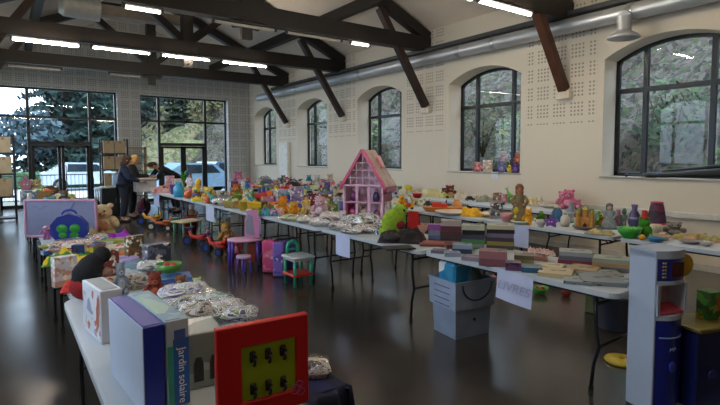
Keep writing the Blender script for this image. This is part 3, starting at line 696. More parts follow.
def wrapmat():
    m = bpy.data.materials.new('clear_plastic_wrap'); m.use_nodes = True; n = m.node_tree; n.nodes.clear()
    o = n.nodes.new('ShaderNodeOutputMaterial'); mx = n.nodes.new('ShaderNodeMixShader'); t = n.nodes.new('ShaderNodeBsdfTransparent'); g = n.nodes.new('ShaderNodeBsdfGlossy')
    mx.inputs[0].default_value = .07; g.inputs['Roughness'].default_value = .16; t.inputs['Color'].default_value = (.97, .97, 1, 1)
    n.links.new(t.outputs[0], mx.inputs[1]); n.links.new(g.outputs[0], mx.inputs[2]); n.links.new(mx.outputs[0], o.inputs[0]); return m
WRAP = wrapmat()
def b_bucket(t, w, h, c, c2='#e6e2da'):
    g = G(); r = w/2; g.lathe([(0, 0), (r*.72, 0), (r*.98, h*.92), (r*1.04, h*.92), (r*1.04, h), (r*.92, h), (r*.68, h*.05), (0, h*.05)], n=22); g.out('pail', pl(c), t)
    g = G(); g.tube([(r*math.cos(a), -r*.35*math.sin(a), h*.93+r*.5*math.sin(a)) for a in [PI*k/10 for k in range(11)]], w*.025, n=6); g.out('handle', pl(c2), t)
def b_cup(t, w, h, c, c2=None):
    g = G(); r = w/2; g.lathe([(0, 0), (r*.75, 0), (r, h), (r*.92, h), (r*.68, h*.06), (0, h*.06)], n=20); g.out('vessel', pl(c), t)
    g = G(); g.tube([(r*.85, 0, h*.8), (r*1.35, 0, h*.75), (r*1.4, 0, h*.4), (r*.8, 0, h*.25)], w*.05, n=6); g.out('handle', pl(c2 or c), t)
def b_bowl(t, w, h, c, c2=None):
    r = w/2; g = G(); g.lathe([(0, 0), (r*.45, 0), (r*.5, h*.08), (r*.85, h*.5), (r, h), (r*.95, h), (r*.78, h*.5), (r*.4, h*.14), (0, h*.12)], n=22); g.out('dish', pl(c), t)
    if c2: g = G(); [g.sph((r*.35*math.cos(a), r*.35*math.sin(a), h*.75), r*.32, n=8) for a in (0, 2.1, 4.2)]; g.out('contents', pl(c2), t)
def b_jar(t, w, h, c, c2='#f0ede4'):
    r = w/2; g = G(); g.lathe([(0, 0), (r*.8, 0), (r, h*.15), (r, h*.6), (r*.55, h*.8), (r*.5, h*.86), (0, h*.86)], n=20); g.out('jar_body', pl(c), t)
    g = G(); g.lathe([(0, h*.85), (r*.58, h*.85), (r*.58, h*.97), (r*.3, h), (0, h)], n=18); g.out('lid', pl(c2), t)
def b_castle(t, w, h, c, c2='#b7653a'):
    d = w*.7; g = G(); g.box((0, 0, h*.25), (w*.8, d*.7, h*.5), b=.002)
    for sx in (-1, 1):
        for sy in (-1, 1): g.cyl((sx*w*.36, sy*d*.3, 0), (sx*w*.36, sy*d*.3, h*.68), w*.12, n=12)
    g.cyl((0, 0, h*.4), (0, 0, h*.8), w*.17, n=14); g.out('walls', mat(c, .5, noise=.25, scale=25), t)
    g = G()
    for sx in (-1, 1):
        for sy in (-1, 1): g.cyl((sx*w*.36, sy*d*.3, h*.68), (sx*w*.36, sy*d*.3, h*.86), w*.15, 0, n=12)
    g.cyl((0, 0, h*.8), (0, 0, h), w*.21, 0, n=14); g.out('roofs', pl(c2), t)
    g = G(); g.prism([(-w*.1, 0), (w*.1, 0), (w*.1, h*.2), (0, h*.3), (-w*.1, h*.2)], .006, 'y', (0, -d*.35-.006, 0)); g.out('gate', mat('#33241c', .6), t)
def b_rings(t, w, h, c, c2='#e0b030'):
    cols = [c, c2, '#3f7fc0', '#c43a34', '#5aa84a']
    g = G(); g.cyl((0, 0, 0), (0, 0, h*.1), w*.5, n=20); g.cyl((0, 0, h*.1), (0, 0, h), w*.08); g.out('stand', pl('#e6dfcc'), t)
    for k in range(5):
        r = w*.44*(1-.13*k); z = h*(.19+.15*k); q = h*.075; g = G(); g.tube([((r-q)*math.cos(a), (r-q)*math.sin(a), z) for a in [2*PI*i/18 for i in range(18)]], q, close=True, n=8); g.out('ring', pl(cols[k]), t)
def b_train(t, w, h, c, c2='#c8352c'):
    d = w*.36; g = G(); g.box((0, 0, h*.25), (w, d, h*.14), b=.002); g.cyl((w*.45, 0, h*.48), (-w*.12, 0, h*.48), h*.2, n=16); g.out('boiler', pl(c), t)
    g = G(); g.box((-w*.3, 0, h*.52), (w*.3, d*.9, h*.45), b=.003); g.box((-w*.3, 0, h*.79), (w*.38, d*1.05, h*.07), b=.002); g.cyl((w*.3, 0, h*.6), (w*.3, 0, h*.95), h*.06, h*.11); g.out('cabin', pl(c2), t)
    for sx in (-.32, 0, .32):
        for sy in (-1, 1): g = G(); g.cyl((sx*w, sy*d*.42, h*.15), (sx*w, sy*d*.55, h*.15), h*.15, n=14); g.out('wheel', pl('#e3b52a'), t)
def b_duck(t, w, h, c, c2='#e2762a'):
    g = G(); g.sph((0, 0, h*.33), (w*.34, w*.45, h*.33)); g.sph((0, -w*.2, h*.74), (w*.24, w*.24, h*.25)); g.sph((0, w*.42, h*.45), (w*.14, w*.16, h*.14), rot=(.6, 0, 0))
    for s in (-1, 1): g.sph((s*w*.33, w*.05, h*.38), (w*.08, w*.25, h*.18))
    g.out('body', pl(c), t); g = G(); g.sph((0, -w*.46, h*.69), (w*.13, w*.13, h*.05)); g.out('beak', pl(c2), t)
    g = G(); [g.sph((s*w*.11, -w*.4, h*.8), w*.035) for s in (-1, 1)]; g.out('eyes', mat('#141210', .2), t)
def b_frog(t, w, h, c, c2='#b8302c'):
    g = G(); g.sph((0, 0, h*.25), (w*.48, w*.42, h*.25)); g.sph((0, -w*.05, h*.55), (w*.36, w*.33, h*.2))
    for s in (-1, 1): g.sph((s*w*.2, -w*.15, h*.72), w*.11); g.sph((s*w*.42, -w*.2, h*.1), (w*.16, w*.26, h*.09))
    g.out('body', cm(c), t); g = G(); g.lathe([(w*.3, h*.72), (w*.3, h*.75), (w*.2, h*.78), (w*.16, h), (0, h)], n=16); g.out('hat', cm(c2), t)
    g = G(); [g.sph((s*w*.2, -w*.25, h*.73), w*.04) for s in (-1, 1)]; g.out('eyes', mat('#141210', .2), t)
def b_dino(t, w, h, c, c2='#e0b030'):
    g = G(); g.tube([(w*.5, 0, h*.12), (w*.3, 0, h*.3), (w*.05, 0, h*.45), (-w*.15, 0, h*.5), (-w*.3, 0, h*.75), (-w*.36, 0, h*.92), (-w*.5, 0, h*.88)], [w*.02, w*.07, w*.16, w*.15, w*.08, w*.09, w*.05], n=12)
    for x in (-.15, .12):
        for s in (-1, 1): g.tube([(x*w, s*w*.09, h*.4), (x*w, s*w*.13, h*.2), (x*w-w*.02, s*w*.13, 0)], [w*.06, w*.05, w*.055], n=8)
    g.out('body', pl(c), t); g = G()
    for k in range(6): x = -w*.22+k*w*.1; g.cyl((x, 0, h*(.6-.05*k)), (x, 0, h*(.78-.08*k)), w*.04, 0, n=4)
    g.out('spikes', pl(c2), t)
def b_shoe(t, w, h, c, c2='#e8e6e0'):
    g = G(); g.lathe([(0, 0), (w*.5, 0), (w*.52, h*.18), (w*.5, h*.22), (0, h*.22)], n=18, sy=.42); g.out('sole', pl(c2), t)
    g = G(); g.sph((-w*.2, 0, h*.35), (w*.29, w*.19, h*.26)); g.sph((w*.2, 0, h*.5), (w*.26, w*.19, h*.4)); g.out('upper', cm(c), t)
    g = G(); g.lathe([(w*.15, h*.8), (w*.19, h*.86), (w*.15, h*.9)], (w*.22, 0, 0), n=14); g.out('collar', cm(c2), t)
def b_cloth(t, w, h, c, c2=None, d=None):
    d = d or w*.7; sd = rnd.uniform(0, 60)
    g = G(); g.grid(lambda u, v: ((u-.5)*w*(1+.12*noise.noise(Vector((v*3, sd, 0)))), (v-.5)*d*(1+.12*noise.noise(Vector((u*3, sd, 5)))), max(.003, h*(.28+.5*math.sin(PI*u)**.5*math.sin(PI*v)**.5+.75*noise.noise(Vector((u*3.5+sd, v*3.5, 1)))+.35*noise.noise(Vector((u*9+sd, v*9, 1)))))*(1 if 0 < u < 1 and 0 < v < 1 else .02)), 20, 16)
    g.out('fabric', mat(c, .9, noise=.2, scale=12) if not c2 else pmat([c, c2, c], 5/w, .9, 'EUCLIDEAN', warp=.2), t)
    g = G(); g.tube([((u-.5)*w*.96, -d*.5, h*.05+.004) for u in [i/8 for i in range(9)]], .004, n=5); g.out('hem', mat(c2 or c, .9), t)
def b_basket(t, w, h, c, c2='#d8453a'):
    r = w/2; g = G(); g.lathe([(0, 0), (r*.8, 0), (r, h*.6), (r*1.03, h*.62), (r*.93, h*.62), (r*.76, h*.06), (0, h*.06)], n=20, sy=.7); g.out('basket_body', mat(c, .8, noise=.35, scale=60, bump=.8), t)
    g = G()
    for k in range(7): a = k*.9; g.sph((r*.5*math.cos(a), r*.35*math.sin(a), h*.6), r*.26, m=k % 3, n=8)
    g.out('contents', [pl(c2), pl('#e6d9b8'), pl('#6fa24a')], t)
def b_figure(t, w, h, c, c2='#e0b68f'):
    g = G()
    for s in (-1, 1): g.tube([(s*w*.16, 0, 0), (s*w*.14, 0, h*.22), (s*w*.12, 0, h*.42)], [w*.14, w*.11, w*.13], n=8); g.tube([(s*w*.25, 0, h*.66), (s*w*.42, -w*.1, h*.52), (s*w*.4, -w*.22, h*.42)], [w*.1, w*.09, w*.08], n=8)
    g.sph((0, 0, h*.53), (w*.28, w*.2, h*.2)); g.out('body', pl(c), t)
    g = G(); g.sph((0, 0, h*.83), (w*.27, w*.26, h*.17), n=14); g.out('head', pl(c2), t)
    g = G(); [g.sph((s*w*.1, -w*.24, h*.85), w*.04) for s in (-1, 1)]; g.out('eyes', mat('#141210', .2), t)
def b_star(t, w, h, c, c2=None):
    P = []
    for k in range(10): a = -PI/2+PI*k/5; r = .5 if k % 2 else .27; P.append((r*w*math.cos(a), h*.47+r*h*math.sin(a)*.95))
    g = G(); g.prism(P, w*.3, 'y', (0, -w*.15, .0)); g.out('star_body', cm(c), t); g = G(); [g.sph((s*w*.09, -w*.15, h*.5), w*.04) for s in (-1, 1)]; g.out('eyes', mat('#e8e4e8', .3), t)
def b_disc(t, w, h, c, c2=None):
    g = G(); g.lathe([(0, 0), (w*.35, 0), (w*.5, h*.7), (w*.5, h), (w*.44, h), (w*.33, h*.4), (0, h*.4)], n=24); g.out('plate', pl(c), t)
    g = G(); g.cyl((0, 0, h*.38), (0, 0, h*.5), w*.2, n=18); g.out('centre', pl(c2 or '#e8e2d4'), t)
def b_boat(t, w, h, c, c2='#c43a2c'):
    d = w*.4; P = [(-w*.5, 0), (-w*.4, -d/2), (w*.2, -d/2), (w*.5, 0), (w*.2, d/2), (-w*.4, d/2)]
    g = G(); A = [(x*.85, y*.8, 0) for x, y in P]; B2 = [(x, y, h*.4) for x, y in P]; k = 6
    g.add(A+B2, [(i, (i+1) % k, k+(i+1) % k, k+i) for i in range(k)]+[tuple(range(k))[::-1], tuple(range(k, 2*k))]); g.out('hull', pl(c), t)
    g = G(); g.box((-w*.1, 0, h*.55), (w*.34, d*.5, h*.3), b=.003); g.box((-w*.16, 0, h*.75), (w*.2, d*.4, h*.14), b=.003); g.out('cabin', pl(c2), t)
    g = G(); g.tube([(w*.05, 0, h*.6), (w*.05, 0, h)], w*.015, n=6); g.out('mast', mat('#2a2a30', .5), t)
def b_plant(t, w, h, c, c2='#9a5a3c'):
    g = G(); g.lathe([(0, 0), (w*.2, 0), (w*.28, h*.25), (w*.24, h*.25), (0, h*.22)], n=16); g.out('pot', mat(c2, .7), t)
    g = G()
    for k in range(14):
        a = k*2.4; L = w*.5*rnd.uniform(.6, 1); zt = h*rnd.uniform(.65, 1); ca, sa = math.cos(a), math.sin(a); q = w*.07
        for (u0, u1) in ((0, .5), (.5, 1)):
            p = lambda u, sg: (L*u*ca-sg*q*sa*math.sin(PI*min(.97, u+.03)), L*u*sa+sg*q*ca*math.sin(PI*min(.97, u+.03)), h*.22+(zt-h*.22)*math.sin(u*PI*.6)/.95)
            g.add([p(u0, -1), p(u0, 1), p(u1, 1), p(u1, -1)], [(0, 1, 2, 3)])
    g.out('leaves', mat(c, .6), t)
def b_bag(t, w, h, c, c2=None):
    sd = rnd.uniform(0, 9); g = G()
    g.sph((0, 0, h*.42), (w*.48, w*.34, h*.43), n=18); g.v = [v+Vector((0, 0, 1))*(.10*h*noise.noise(v*(5/w)+Vector((sd, 0, 0)))) if v.z > h*.1 else Vector((v.x, v.y, max(v.z, 0))) for v in g.v]
    g.out('bag_body', mat(c, .6, noise=.3, bump=.5), t)
    g = G(); g.tube([(w*.25*math.cos(a), -w*.05, h*.8+h*.22*math.sin(a)) for a in [PI*k/8 for k in range(9)]], w*.03, n=6); g.out('strap', mat(c2 or c, .6), t)
def b_xylo(t, w, h, c, c2=None):
    cols = ['#c8352c', '#e07a28', '#e8c030', '#56a348', '#3f7fc0', '#7a4f9a']; g = G()
    for s in (-1, 1): g.box((0, s*w*.14, h*.3), (w, w*.05, h*.6))
    g.out('rails', pl(c), t)
    for k, q in enumerate(cols): g = G(); g.box((-w*.42+w*.167*k, 0, h*.75), (w*.12, w*(.5-.04*k), h*.3), b=.002); g.out('bar', pl(q), t)
def b_vase(t, w, h, c, c2='#e8dccb'):
    r = w/2; g = G(); g.lathe([(0, 0), (r*.6, 0), (r, h*.3), (r*.85, h*.6), (r*.4, h*.8), (r*.55, h), (r*.45, h), (r*.3, h*.82), (0, h*.8)], n=20); g.out('vase_body', pl(c), t)
    g = G(); g.lathe([(r*.92, h*.44), (r*1.0, h*.46), (r*.93, h*.52)], n=20); g.out('band', pl(c2), t)
KIND = dict(plush=(b_plush, 'soft toy'), doll=(b_doll, 'doll'), car=(b_car, 'toy car'), truck=(b_truck, 'toy truck'), ball=(b_ball, 'ball'), box=(b_box, 'game box'), book=(b_book, 'book'),
            packet=(b_packet, 'packet'), bucket=(b_bucket, 'toy bucket'), cup=(b_cup, 'cup'), bowl=(b_bowl, 'bowl'), jar=(b_jar, 'jar'), castle=(b_castle, 'toy castle'), rings=(b_rings, 'ring stacker'),
            train=(b_train, 'toy train'), duck=(b_duck, 'toy duck'), frog=(b_frog, 'toy frog'), dino=(b_dino, 'toy dinosaur'), shoe=(b_shoe, 'shoe'), cloth=(b_cloth, 'cloth'), basket=(b_basket, 'basket'),
            figure=(b_figure, 'toy figure'), star=(b_star, 'soft toy'), disc=(b_disc, 'toy plate'), boat=(b_boat, 'toy boat'), plant=(b_plant, 'plant'), bag=(b_bag, 'bag'), xylo=(b_xylo, 'xylophone'), vase=(b_vase, 'vase'))
NAME = dict(plush='plush_toy', ball='play_ball', box='game_box', packet='wrapped_packet', bucket='toy_bucket', rings='stacking_rings', cloth='folded_cloth', disc='toy_plate', star='star_cushion', figure='toy_figure', car='toy_car', truck='toy_truck', castle='toy_castle', train='toy_train', duck='toy_duck', frog='toy_frog', dino='toy_dinosaur', boat='toy_boat', xylo='xylophone', bag='soft_bag', plant='potted_plant')
REG = []
PLACED = []
SOFT = ('packet', 'cloth', 'book', 'disc')
def put(kind, px, py, wp, hp, c, c2=None, desc=None, row='', Z=.74, rz=None, flat=None, label=None, lift=0, dm=None):
    """a small thing whose foot is seen at a pixel, on the surface of height Z"""
    p = at(px, py, Z=Z); s = depth(p)/FPX*(1.18 if desc else 1); w, h = wp*s, hp*s
    fn, cat = KIND[kind]; v = p.xy.normalized(); back = w*(.5 if kind in ('ball', 'bucket', 'cup', 'bowl', 'jar', 'disc', 'vase') else .3)
    kw = {}
    if kind in ('book', 'packet', 'cloth', 'box'):
        d = dm if dm else w*(.7 if kind != 'box' else .45); back = d*.5
        kw['d'] = d
    p = p+Vector((v.x, v.y, 0))*back; k0 = p.xy.length
    if Z > .5:
        m = min(w*.25, .12)
        for i in range(0, 130):          # slide along the line of sight until it stands on a table
            done = False
            for sg in (1, -1):
                q = v*(k0+sg*i*.02)
                if on_table(q.x, q.y, m) and not (kind not in SOFT and any((q-c).length < (rr+w*.5)*.62 for c, rr in PLACED)): done = True; break
            if done: f_ = q.length/k0; p.x, p.y = q.x, q.y; w *= f_; h *= f_; break
        if not on_table(p.x, p.y):
            a_, b_, c_, d_ = min(RECTS, key=lambda q: (Vector((min(max(p.x, q[0]), q[1]), min(max(p.y, q[2]), q[3])))-p.xy).length); p.x = min(max(p.x, a_+m), b_-m); p.y = min(max(p.y, c_+m), d_-m)
        if kind not in SOFT: PLACED.append((p.xy.copy(), w*.5))
    p.z = Z+.001+lift
    a = math.atan2(-v.x, v.y)+(rnd.uniform(-.35, .35) if rz is None else rz)
    nm = NAME.get(kind, kind)
    t = thing(nm, label, cat, p, a, None)
    args = [c]+([c2] if c2 else [])
    fn(t, w, h, *args, **kw)
    REG.append((t, desc, row, px, py-hp/2, label)); return t

# ------------------------------------------------------------------ front left table: the big things
TB.location.y = 2.565; TB.scale = (1.02, 1.12, 1)
def upright(t, a, b, th, z0, z1, mats, nm='box_body', bev=.003):
    """a board or box standing on edge: a->b its left face along the table, th its thickness to the right"""
    a, b = Vector(a), Vector(b); d = (b-a); L = d.length; ang = math.atan2(d.y, d.x)
    g = G(); g.box((L/2, th/2, (z1-z0)/2), (L, th, z1-z0), b=bev); o = g.out(nm, mats, t); t.location = (a.x, a.y, z0); t.rotation_euler = (0, 0, ang); return L, o
T0 = .741
# red framed board with hooks
t = thing('activity_board', 'red framed green panel with rows of black hooks at the table end', 'toy board')
A, B_ = at(215.6, 330, Z=1.075), at(308, 313, Z=1.075); Lb = (B_-A).xy.length; H = 1.075-T0
t.location = (A.x, A.y, T0); t.rotation_euler = (0, 0, math.atan2(B_.y-A.y, B_.x-A.x))
g = G(); fw_ = Lb*.235; z_ = H*.24
g.box((Lb/2, .012, H-z_/2+.0), (Lb, .03, z_), b=.004); g.box((Lb/2, .012, .03), (Lb, .03, .06), b=.004)
g.box((fw_*.55, .012, H/2), (fw_*1.1, .029, H-.01), b=.004); g.box((Lb-fw_/2+.015, .012, H/2), (fw_-.03, .029, H-.01), b=.004)
g.out('frame', mat('#c0141a', .45, noise=.05), t, label='glossy red frame')
g = G(); g.box((Lb/2, .016, H/2), (Lb*.8, .012, H*.8)); g.out('panel', mat('#a3bd1e', .5, noise=.05), t, label='lime green inner panel')
for r in range(2):
    for c_ in range(3):
        x = Lb*(.375+.165*c_); z = H*(.64-.34*r); g = G()
        g.box((x, .004, z), (.022, .012, .042), b=.005); g.cyl((x, .0, z+.008), (x, -.016, z+.004), .009, n=12); g.tube([(x, -.014, z+.004), (x, -.022, z-.012), (x, -.016, z-.024), (x, -.006, z-.026)], .005, n=6); g.out('hook', mat('#121416', .35), t)
for k, (sx, sz, rr) in enumerate([(.84, .19, .018), (.90, .15, .014), (.88, .24, .012), (.30, .03, .010)]):
    g = G(); g.tube([(Lb*sx+rr*math.cos(a)*(1+.3*math.cos(3*a)), -.0045, H*sz+rr*math.sin(a)) for a in [2*PI*i/14 for i in range(14)]], .0016, close=True, n=5); g.out('scribble', mat('#b05a9a', .6), t, label='purple pen doodle')
# two big boxes on edge
t = thing('game_box', 'big blue game box with a plain pale side, standing at the front left table edge', 'game box')
za = 1.06; P0, P1 = at(143, 328, Z=za), at(109, 298, Z=za)
L, o = upright(t, P1.xy, P0.xy, .070, T0, za, [mat('#1a2f9e', .35, noise=.04)], 'box_base')
g = G(); g.box((L/2, -.0012, (za-T0)/2), (L-.004, .003, za-T0-.004)); g.out('back_panel', mat('#b9c6dc', .45, noise=.03), t, label='plain pale blue side panel')
g = G(); g.box((L*.5, .035, za-T0+.0012), (L*.96, .064, .002)); g.out('top_panel', mat('#3c3f9a', .4, noise=.05), t, label='violet blue top strip')
t = thing('game_box', 'blue and white game box with the words Jardin solaire down its narrow side', 'game box')
d = (P0-P1).xy.normalized(); off = Vector((-d.y, d.x))*.076
L, o = upright(t, P1.xy+off, P0.xy+off, .082, T0, za+.004, [mat('#a9c0d8', .35, noise=.05)], 'box_base')
hh = za+.004-T0
g = G(); g.box((L+.0012, .052, hh*.40), (.002, .056, hh*.76)); g.out('title_strip', mat('#1f62b8', .35, noise=.1), t, label='blue title strip')
g = G(); g.box((L+.0012, .014, hh*.36), (.002, .020, hh*.70)); g.out('green_strip', mat('#2f9a84', .35), t, label='green edge strip')
g = G(); g.box((L+.0022, .048, hh*.82), (.002, .040, .042), b=.0005); g.out('emblem', mat('#3a5fa6', .4), t, label='small square emblem')
g = G(); g.box((L/2, .041, hh+.001), (L*.97, .078, .002)); g.out('top_panel', pmat(['#6f93a8', '#86a9b4', '#5f86a8', '#8fb0a6'], 9, .35, warp=.3), t, label='teal printed lid')
def text(body, size, m, parent, loc, rot, nm='lettering', ext=.0004):
    c = bpy.data.curves.new(nm, 'FONT'); c.body = body; c.size = size; c.align_x = 'CENTER'; c.align_y = 'CENTER'; c.extrude = ext
    tmp = bpy.data.objects.new(nm, c); C.objects.link(tmp); bpy.context.view_layer.update()
    me = bpy.data.meshes.new_from_object(tmp.evaluated_get(bpy.context.evaluated_depsgraph_get())); bpy.data.objects.remove(tmp)
    o = bpy.data.objects.new(nm, me); C.objects.link(o); me.materials.append(m); o.parent = parent; o.location = loc; o.rotation_euler = rot; return o
Rm = Matrix(((0, 0, 1), (0, 1, 0), (-1, 0, 0)))   # text reads downwards on a face that looks along +x (local)
WHT = mat('#e8eef6', .5, noise=0)
# text frame: right of text -> -z, up of text -> +y(local), normal -> +x(local)
Rt = Matrix(((0, 0, 1), (0, 1, 0), (-1, 0, 0)))
text('Jardin solaire', .039, WHT, t, (L+.0026, .054, hh*.36), Rt.to_euler())
# white picture box and things behind
t = thing('game_box', 'white game box with small red pictures, standing on the front left table', 'game box')
za = 1.0; P0, P1 = at(100, 292, Z=za), at(82, 280, Z=za)
L, o = upright(t, P1.xy, P0.xy, .10, T0, za, [mat('#c8ccd6', .35, noise=.04)], 'box_base')
g = G(); g.box((L/2, -.0012, .13), (L-.03, .002, .22)); g.out('picture_panel', pmat(['#d3d6de', '#c6cad6', '#b4684e', '#d6d8de', '#cdd0d8', '#8c93b0'], 14, .35, 'EUCLIDEAN', warp=.3), t)
g = G(); g.box((L/2, .05, .2605), (L*.86, .07, .003)); g.out('top_panel', mat('#7f8a92', .4), t, label='grey top strip'); g = G(); g.prism([(.05, .17), (.085, .17), (.0675, .215)], .002, 'x', (L, .005, 0)); g.out('red_mark', mat('#c02a2a', .5), t)
t = thing('transparent_box', 'clear box of pale toy blocks with an arch picture, beside the blue title box', 'box')
P = at(186, 337, Z=.96); a = math.atan2((at(215, 345, Z=.96)-P).y, (at(215, 345, Z=.96)-P).x)
t.location = (P.x+.01, P.y+.03, T0); t.rotation_euler = (0, 0, -.1)
g = G(); g.box((.07, .08, .11), (.14, .2, .22), b=.004); g.out('box_body', pmat(['#a8b4c0', '#b4bec4', '#8f9f9c', '#b8bcc6', '#7a868a'], 7, .25, 'EUCLIDEAN', warp=.3), t)
g = G()
for xx in (.04, .1): g.prism([(xx-.018, .03), (xx+.018, .03), (xx+.018, .1), (xx+.01, .125), (xx-.01, .125), (xx-.018, .1)], .003, 'y', (0, -.0235, 0))
g.out('arch_picture', mat('#26282c', .5), t, label='dark arch picture'); g = G(); g.box((.13, -.0225, .02), (.02, .003, .03)); g.out('red_tab', mat('#c23a3a', .5), t)
t = thing('soft_doll', 'black soft toy with a big round red bottom, at the table edge', 'soft toy', at(76, 306, Z=T0)+Vector((.07, .12, 0)), .3)
g = G(); g.sph((0, 0, .09), (.095, .095, .09), n=18); g.out('round_base', fuzz('#8f1a1c'), t, label='round red base')
g = G(); g.tube([(0, 0, .11), (.01, .0, .17), (.04, .0, .22), (.08, 0, .26)], [.085, .085, .07, .05], n=14); g.sph((.02, 0, .17), (.10, .08, .08)); g.sph((.10, -.01, .27), .055); g.out('black_body', fuzz('#15141a'), t)
g = G(); g.sph((.11, -.05, .16), (.04, .03, .03)); g.out('face', fuzz('#a07a6c'), t)
def row_a(): pass
for args in [
 # kind px py w h colour colour2 desc label
 ('box', 65, 288, 21, 30, '#c2c6d2', '#b98f84', 'clear box of stacked pastel cards beside the black soft toy', dict(rz=.35)),
 ('book', 80, 262, 12, 17, '#1c2f5e', None, 'navy blue book block standing behind the black soft toy', {}),
 ('box', 108, 284, 20, 34, '#7a3a34', '#c9bda6', 'dark red upright picture box right of the black soft toy', dict(rz=.3)),
 ('plush', 121, 296, 17, 34, '#8b93a0', '#a3a9b4', 'grey blue soft toy between red picture box and teddy', {}),
 ('plush', 155, 303, 24, 31, '#7e3326', '#a9522c', 'teddy bear with dark red head and jumper on the front left table', {}),
 ('plush', 181, 294, 20, 18, '#7a4a2e', '#c9b48c', 'small brown soft toy lying right of the dark red teddy', {}),
 ('plush', 197, 291, 15, 16, '#b9bf86', '#ccd09a', 'pale lime soft toy behind the plastic packets', {}),
 ('packet', 134, 291, 26, 17, '#b8a890', '#9a8a78', 'beige wrapped soft toy left of the dark red teddy', {}),
 ('packet', 196, 279, 40, 12, '#c9c08a', '#a89a70', 'long pale yellow packet in front of the blue magazines', {}),
 ('packet', 152, 273, 28, 12, '#b3aca6', '#8f8a94', 'white grey packet left of the blue magazines', {}),
 ('book', 172, 269, 36, 5, '#3f5f9c', '#c9ccd6', 'blue magazine lying open beside the two picture boxes', dict(dm=.2)),
 ('book', 195, 266, 30, 4, '#c8ccd8', '#5a5f8a', 'white and violet magazine at the aisle edge, left row', dict(dm=.18)),
 ('packet', 199, 262, 16, 16, '#d6d8d8', '#b8bcbc', 'crumpled clear plastic bag standing at the aisle edge', {}),
 ('box', 135, 262, 17, 26, '#5a5036', '#8a5a3c', 'upright picture box in brown and green, left of the dark blue one', dict(rz=.5)),
 ('box', 157, 266, 25, 24, '#3c3f52', '#6a6f86', 'dark blue picture box with beige edge on the left row', dict(rz=.5)),
 ('book', 148, 268, 34, 5, '#8fa0a4', '#c9b060', 'flat book with yellow and blue cover under the picture boxes', dict(dm=.16)),
 ]:
    k, px, py, w_, h_, c, c2, lab, kw = args; put(k, px, py, w_, h_, c, c2, label=lab, **kw)
for i, (px, py, w_, h_, c, c2, lab, lf) in enumerate([
 (172, 322, 42, 20, '#8fa07c', '#5c4f98', 'large white and violet plastic packet right of the Jardin solaire box', 0),
 (214, 306, 44, 20, '#5a9a6a', '#6c5f9c', 'round bulging packet with green and orange bits at the aisle side', 0),
 (225, 318, 40, 15, '#3a2f8c', '#b8b090', 'packet with dark violet stripes, aisle side of the front table', .03),
 (180, 305, 44, 16, '#a8b4a0', '#7a74a8', 'clear packet with pale green bits just right of the big boxes', .02),
 (206, 332, 46, 20, '#98a47c', '#7c828c', 'silver green packet directly behind the red frame', .03),
 (196, 345, 34, 22, '#a89878', '#8f8a74', 'glittery gold packet lying on the clear arch box', .10),
 (240, 332, 36, 16, '#7a8f5c', '#584f8c', 'packet with lime stripe right above the red frame', .04),
 (232, 347, 34, 16, '#a4a8a4', '#6f767c', 'grey silver packet low behind the red frame', .02),
 (318, 358, 20, 18, '#a8a8b4', '#8f90a0', 'white grey packet at the right edge of the red frame', 0),
 (331, 376, 40, 20, '#c0a860', '#5a4a44', 'yellow white packet on the near right corner of the left table', 0)]):
    p = put('packet', px, py, w_, h_, c, c2, label=lab, lift=lf)
put('packet', 270, 338, 36, 20, '#b0b4b8', '#3a3f6a', label='grey packet under the navy blue slipper')
t = put('shoe', 272, 336, 32, 14, '#1f2c66', '#2a3a7a', label='navy blue slipper lying behind the top edge of the red frame', lift=.07)
# navy cloth over the table corner
t = thing('draped_cloth', 'navy blue cloth draped over the near right corner of the left table', 'cloth', (0, 0, 0))
g = G()
def dr(u, v):
    x = .90+.16*u+.0; y = 1.70-.16*u
    if v < .4: return (.86+.20*u, 1.78-.26*v/.4+.03*u, .7475+.004*math.sin(u*9))
    q = (v-.4)/.6; return (.86+.20*u+.05*q+.012*math.sin(u*14), 1.52+.03*u-.05*q-.012*math.cos(u*11), .7475-.42*q)
g.grid(dr, 24, 20); g.out('fabric', mat('#141a3c', .85, noise=.2), t)
g = G()
def dr2(u, v):
    if v < .3: return (.93+.123*v/.3, 1.57+.16*u, .7487)
    q = (v-.3)/.7; return (1.053+.02*q+.01*math.sin(u*13), 1.54+.17*u-.03*q, .7487-.40*q)
g.grid(dr2, 20, 16); g.out('side_fold', mat('#1a2250', .85, noise=.2), t)
# second and third table of the left row
t = thing('drawing_board', 'big pale drawing board with pink border standing upright on the left row', 'toy board')
A, B_ = Vector((.14, 6.62, T0)), Vector((.80, 6.15, T0)); Lb = (B_-A).length; t.location = A; t.rotation_euler = (0, 0, math.atan2(B_.y-A.y, B_.x-A.x))
g = G(); H = .43; g.box((Lb/2, .02, H/2), (Lb-.05, .02, H-.05), b=.003); g.out('board_face', mat('#7c809e', .4, noise=.06), t)
g = G()
for (c_, d_) in (((Lb/2, .02, H-.012), (Lb, .035, .024)), ((Lb/2, .02, .014), (Lb, .035, .028)), ((.012, .02, H/2), (.024, .035, H)), ((Lb-.012, .02, H/2), (.024, .035, H))): g.box(c_, d_, b=.004)
g.out('border', mat('#c490ac', .45), t, label='pink border')
g = G(); g.tube([(.10+.02*k, .006, H*.78+.02*math.sin(k*1.1)) for k in range(9)], .002, n=5); g.tube([(Lb*.6, .006, H*.62), (Lb*.7, .006, H*.92)], .003, n=5); g.out('pen_marks', mat('#5a5f8a', .5), t)
t = thing('toy_backpack', 'round bright blue toy case with green eye shapes, front of the drawing board', 'toy', at(68, 248, Z=T0)+Vector((.03, .1, 0)), -.35); t.scale = (.82, .82, .92)
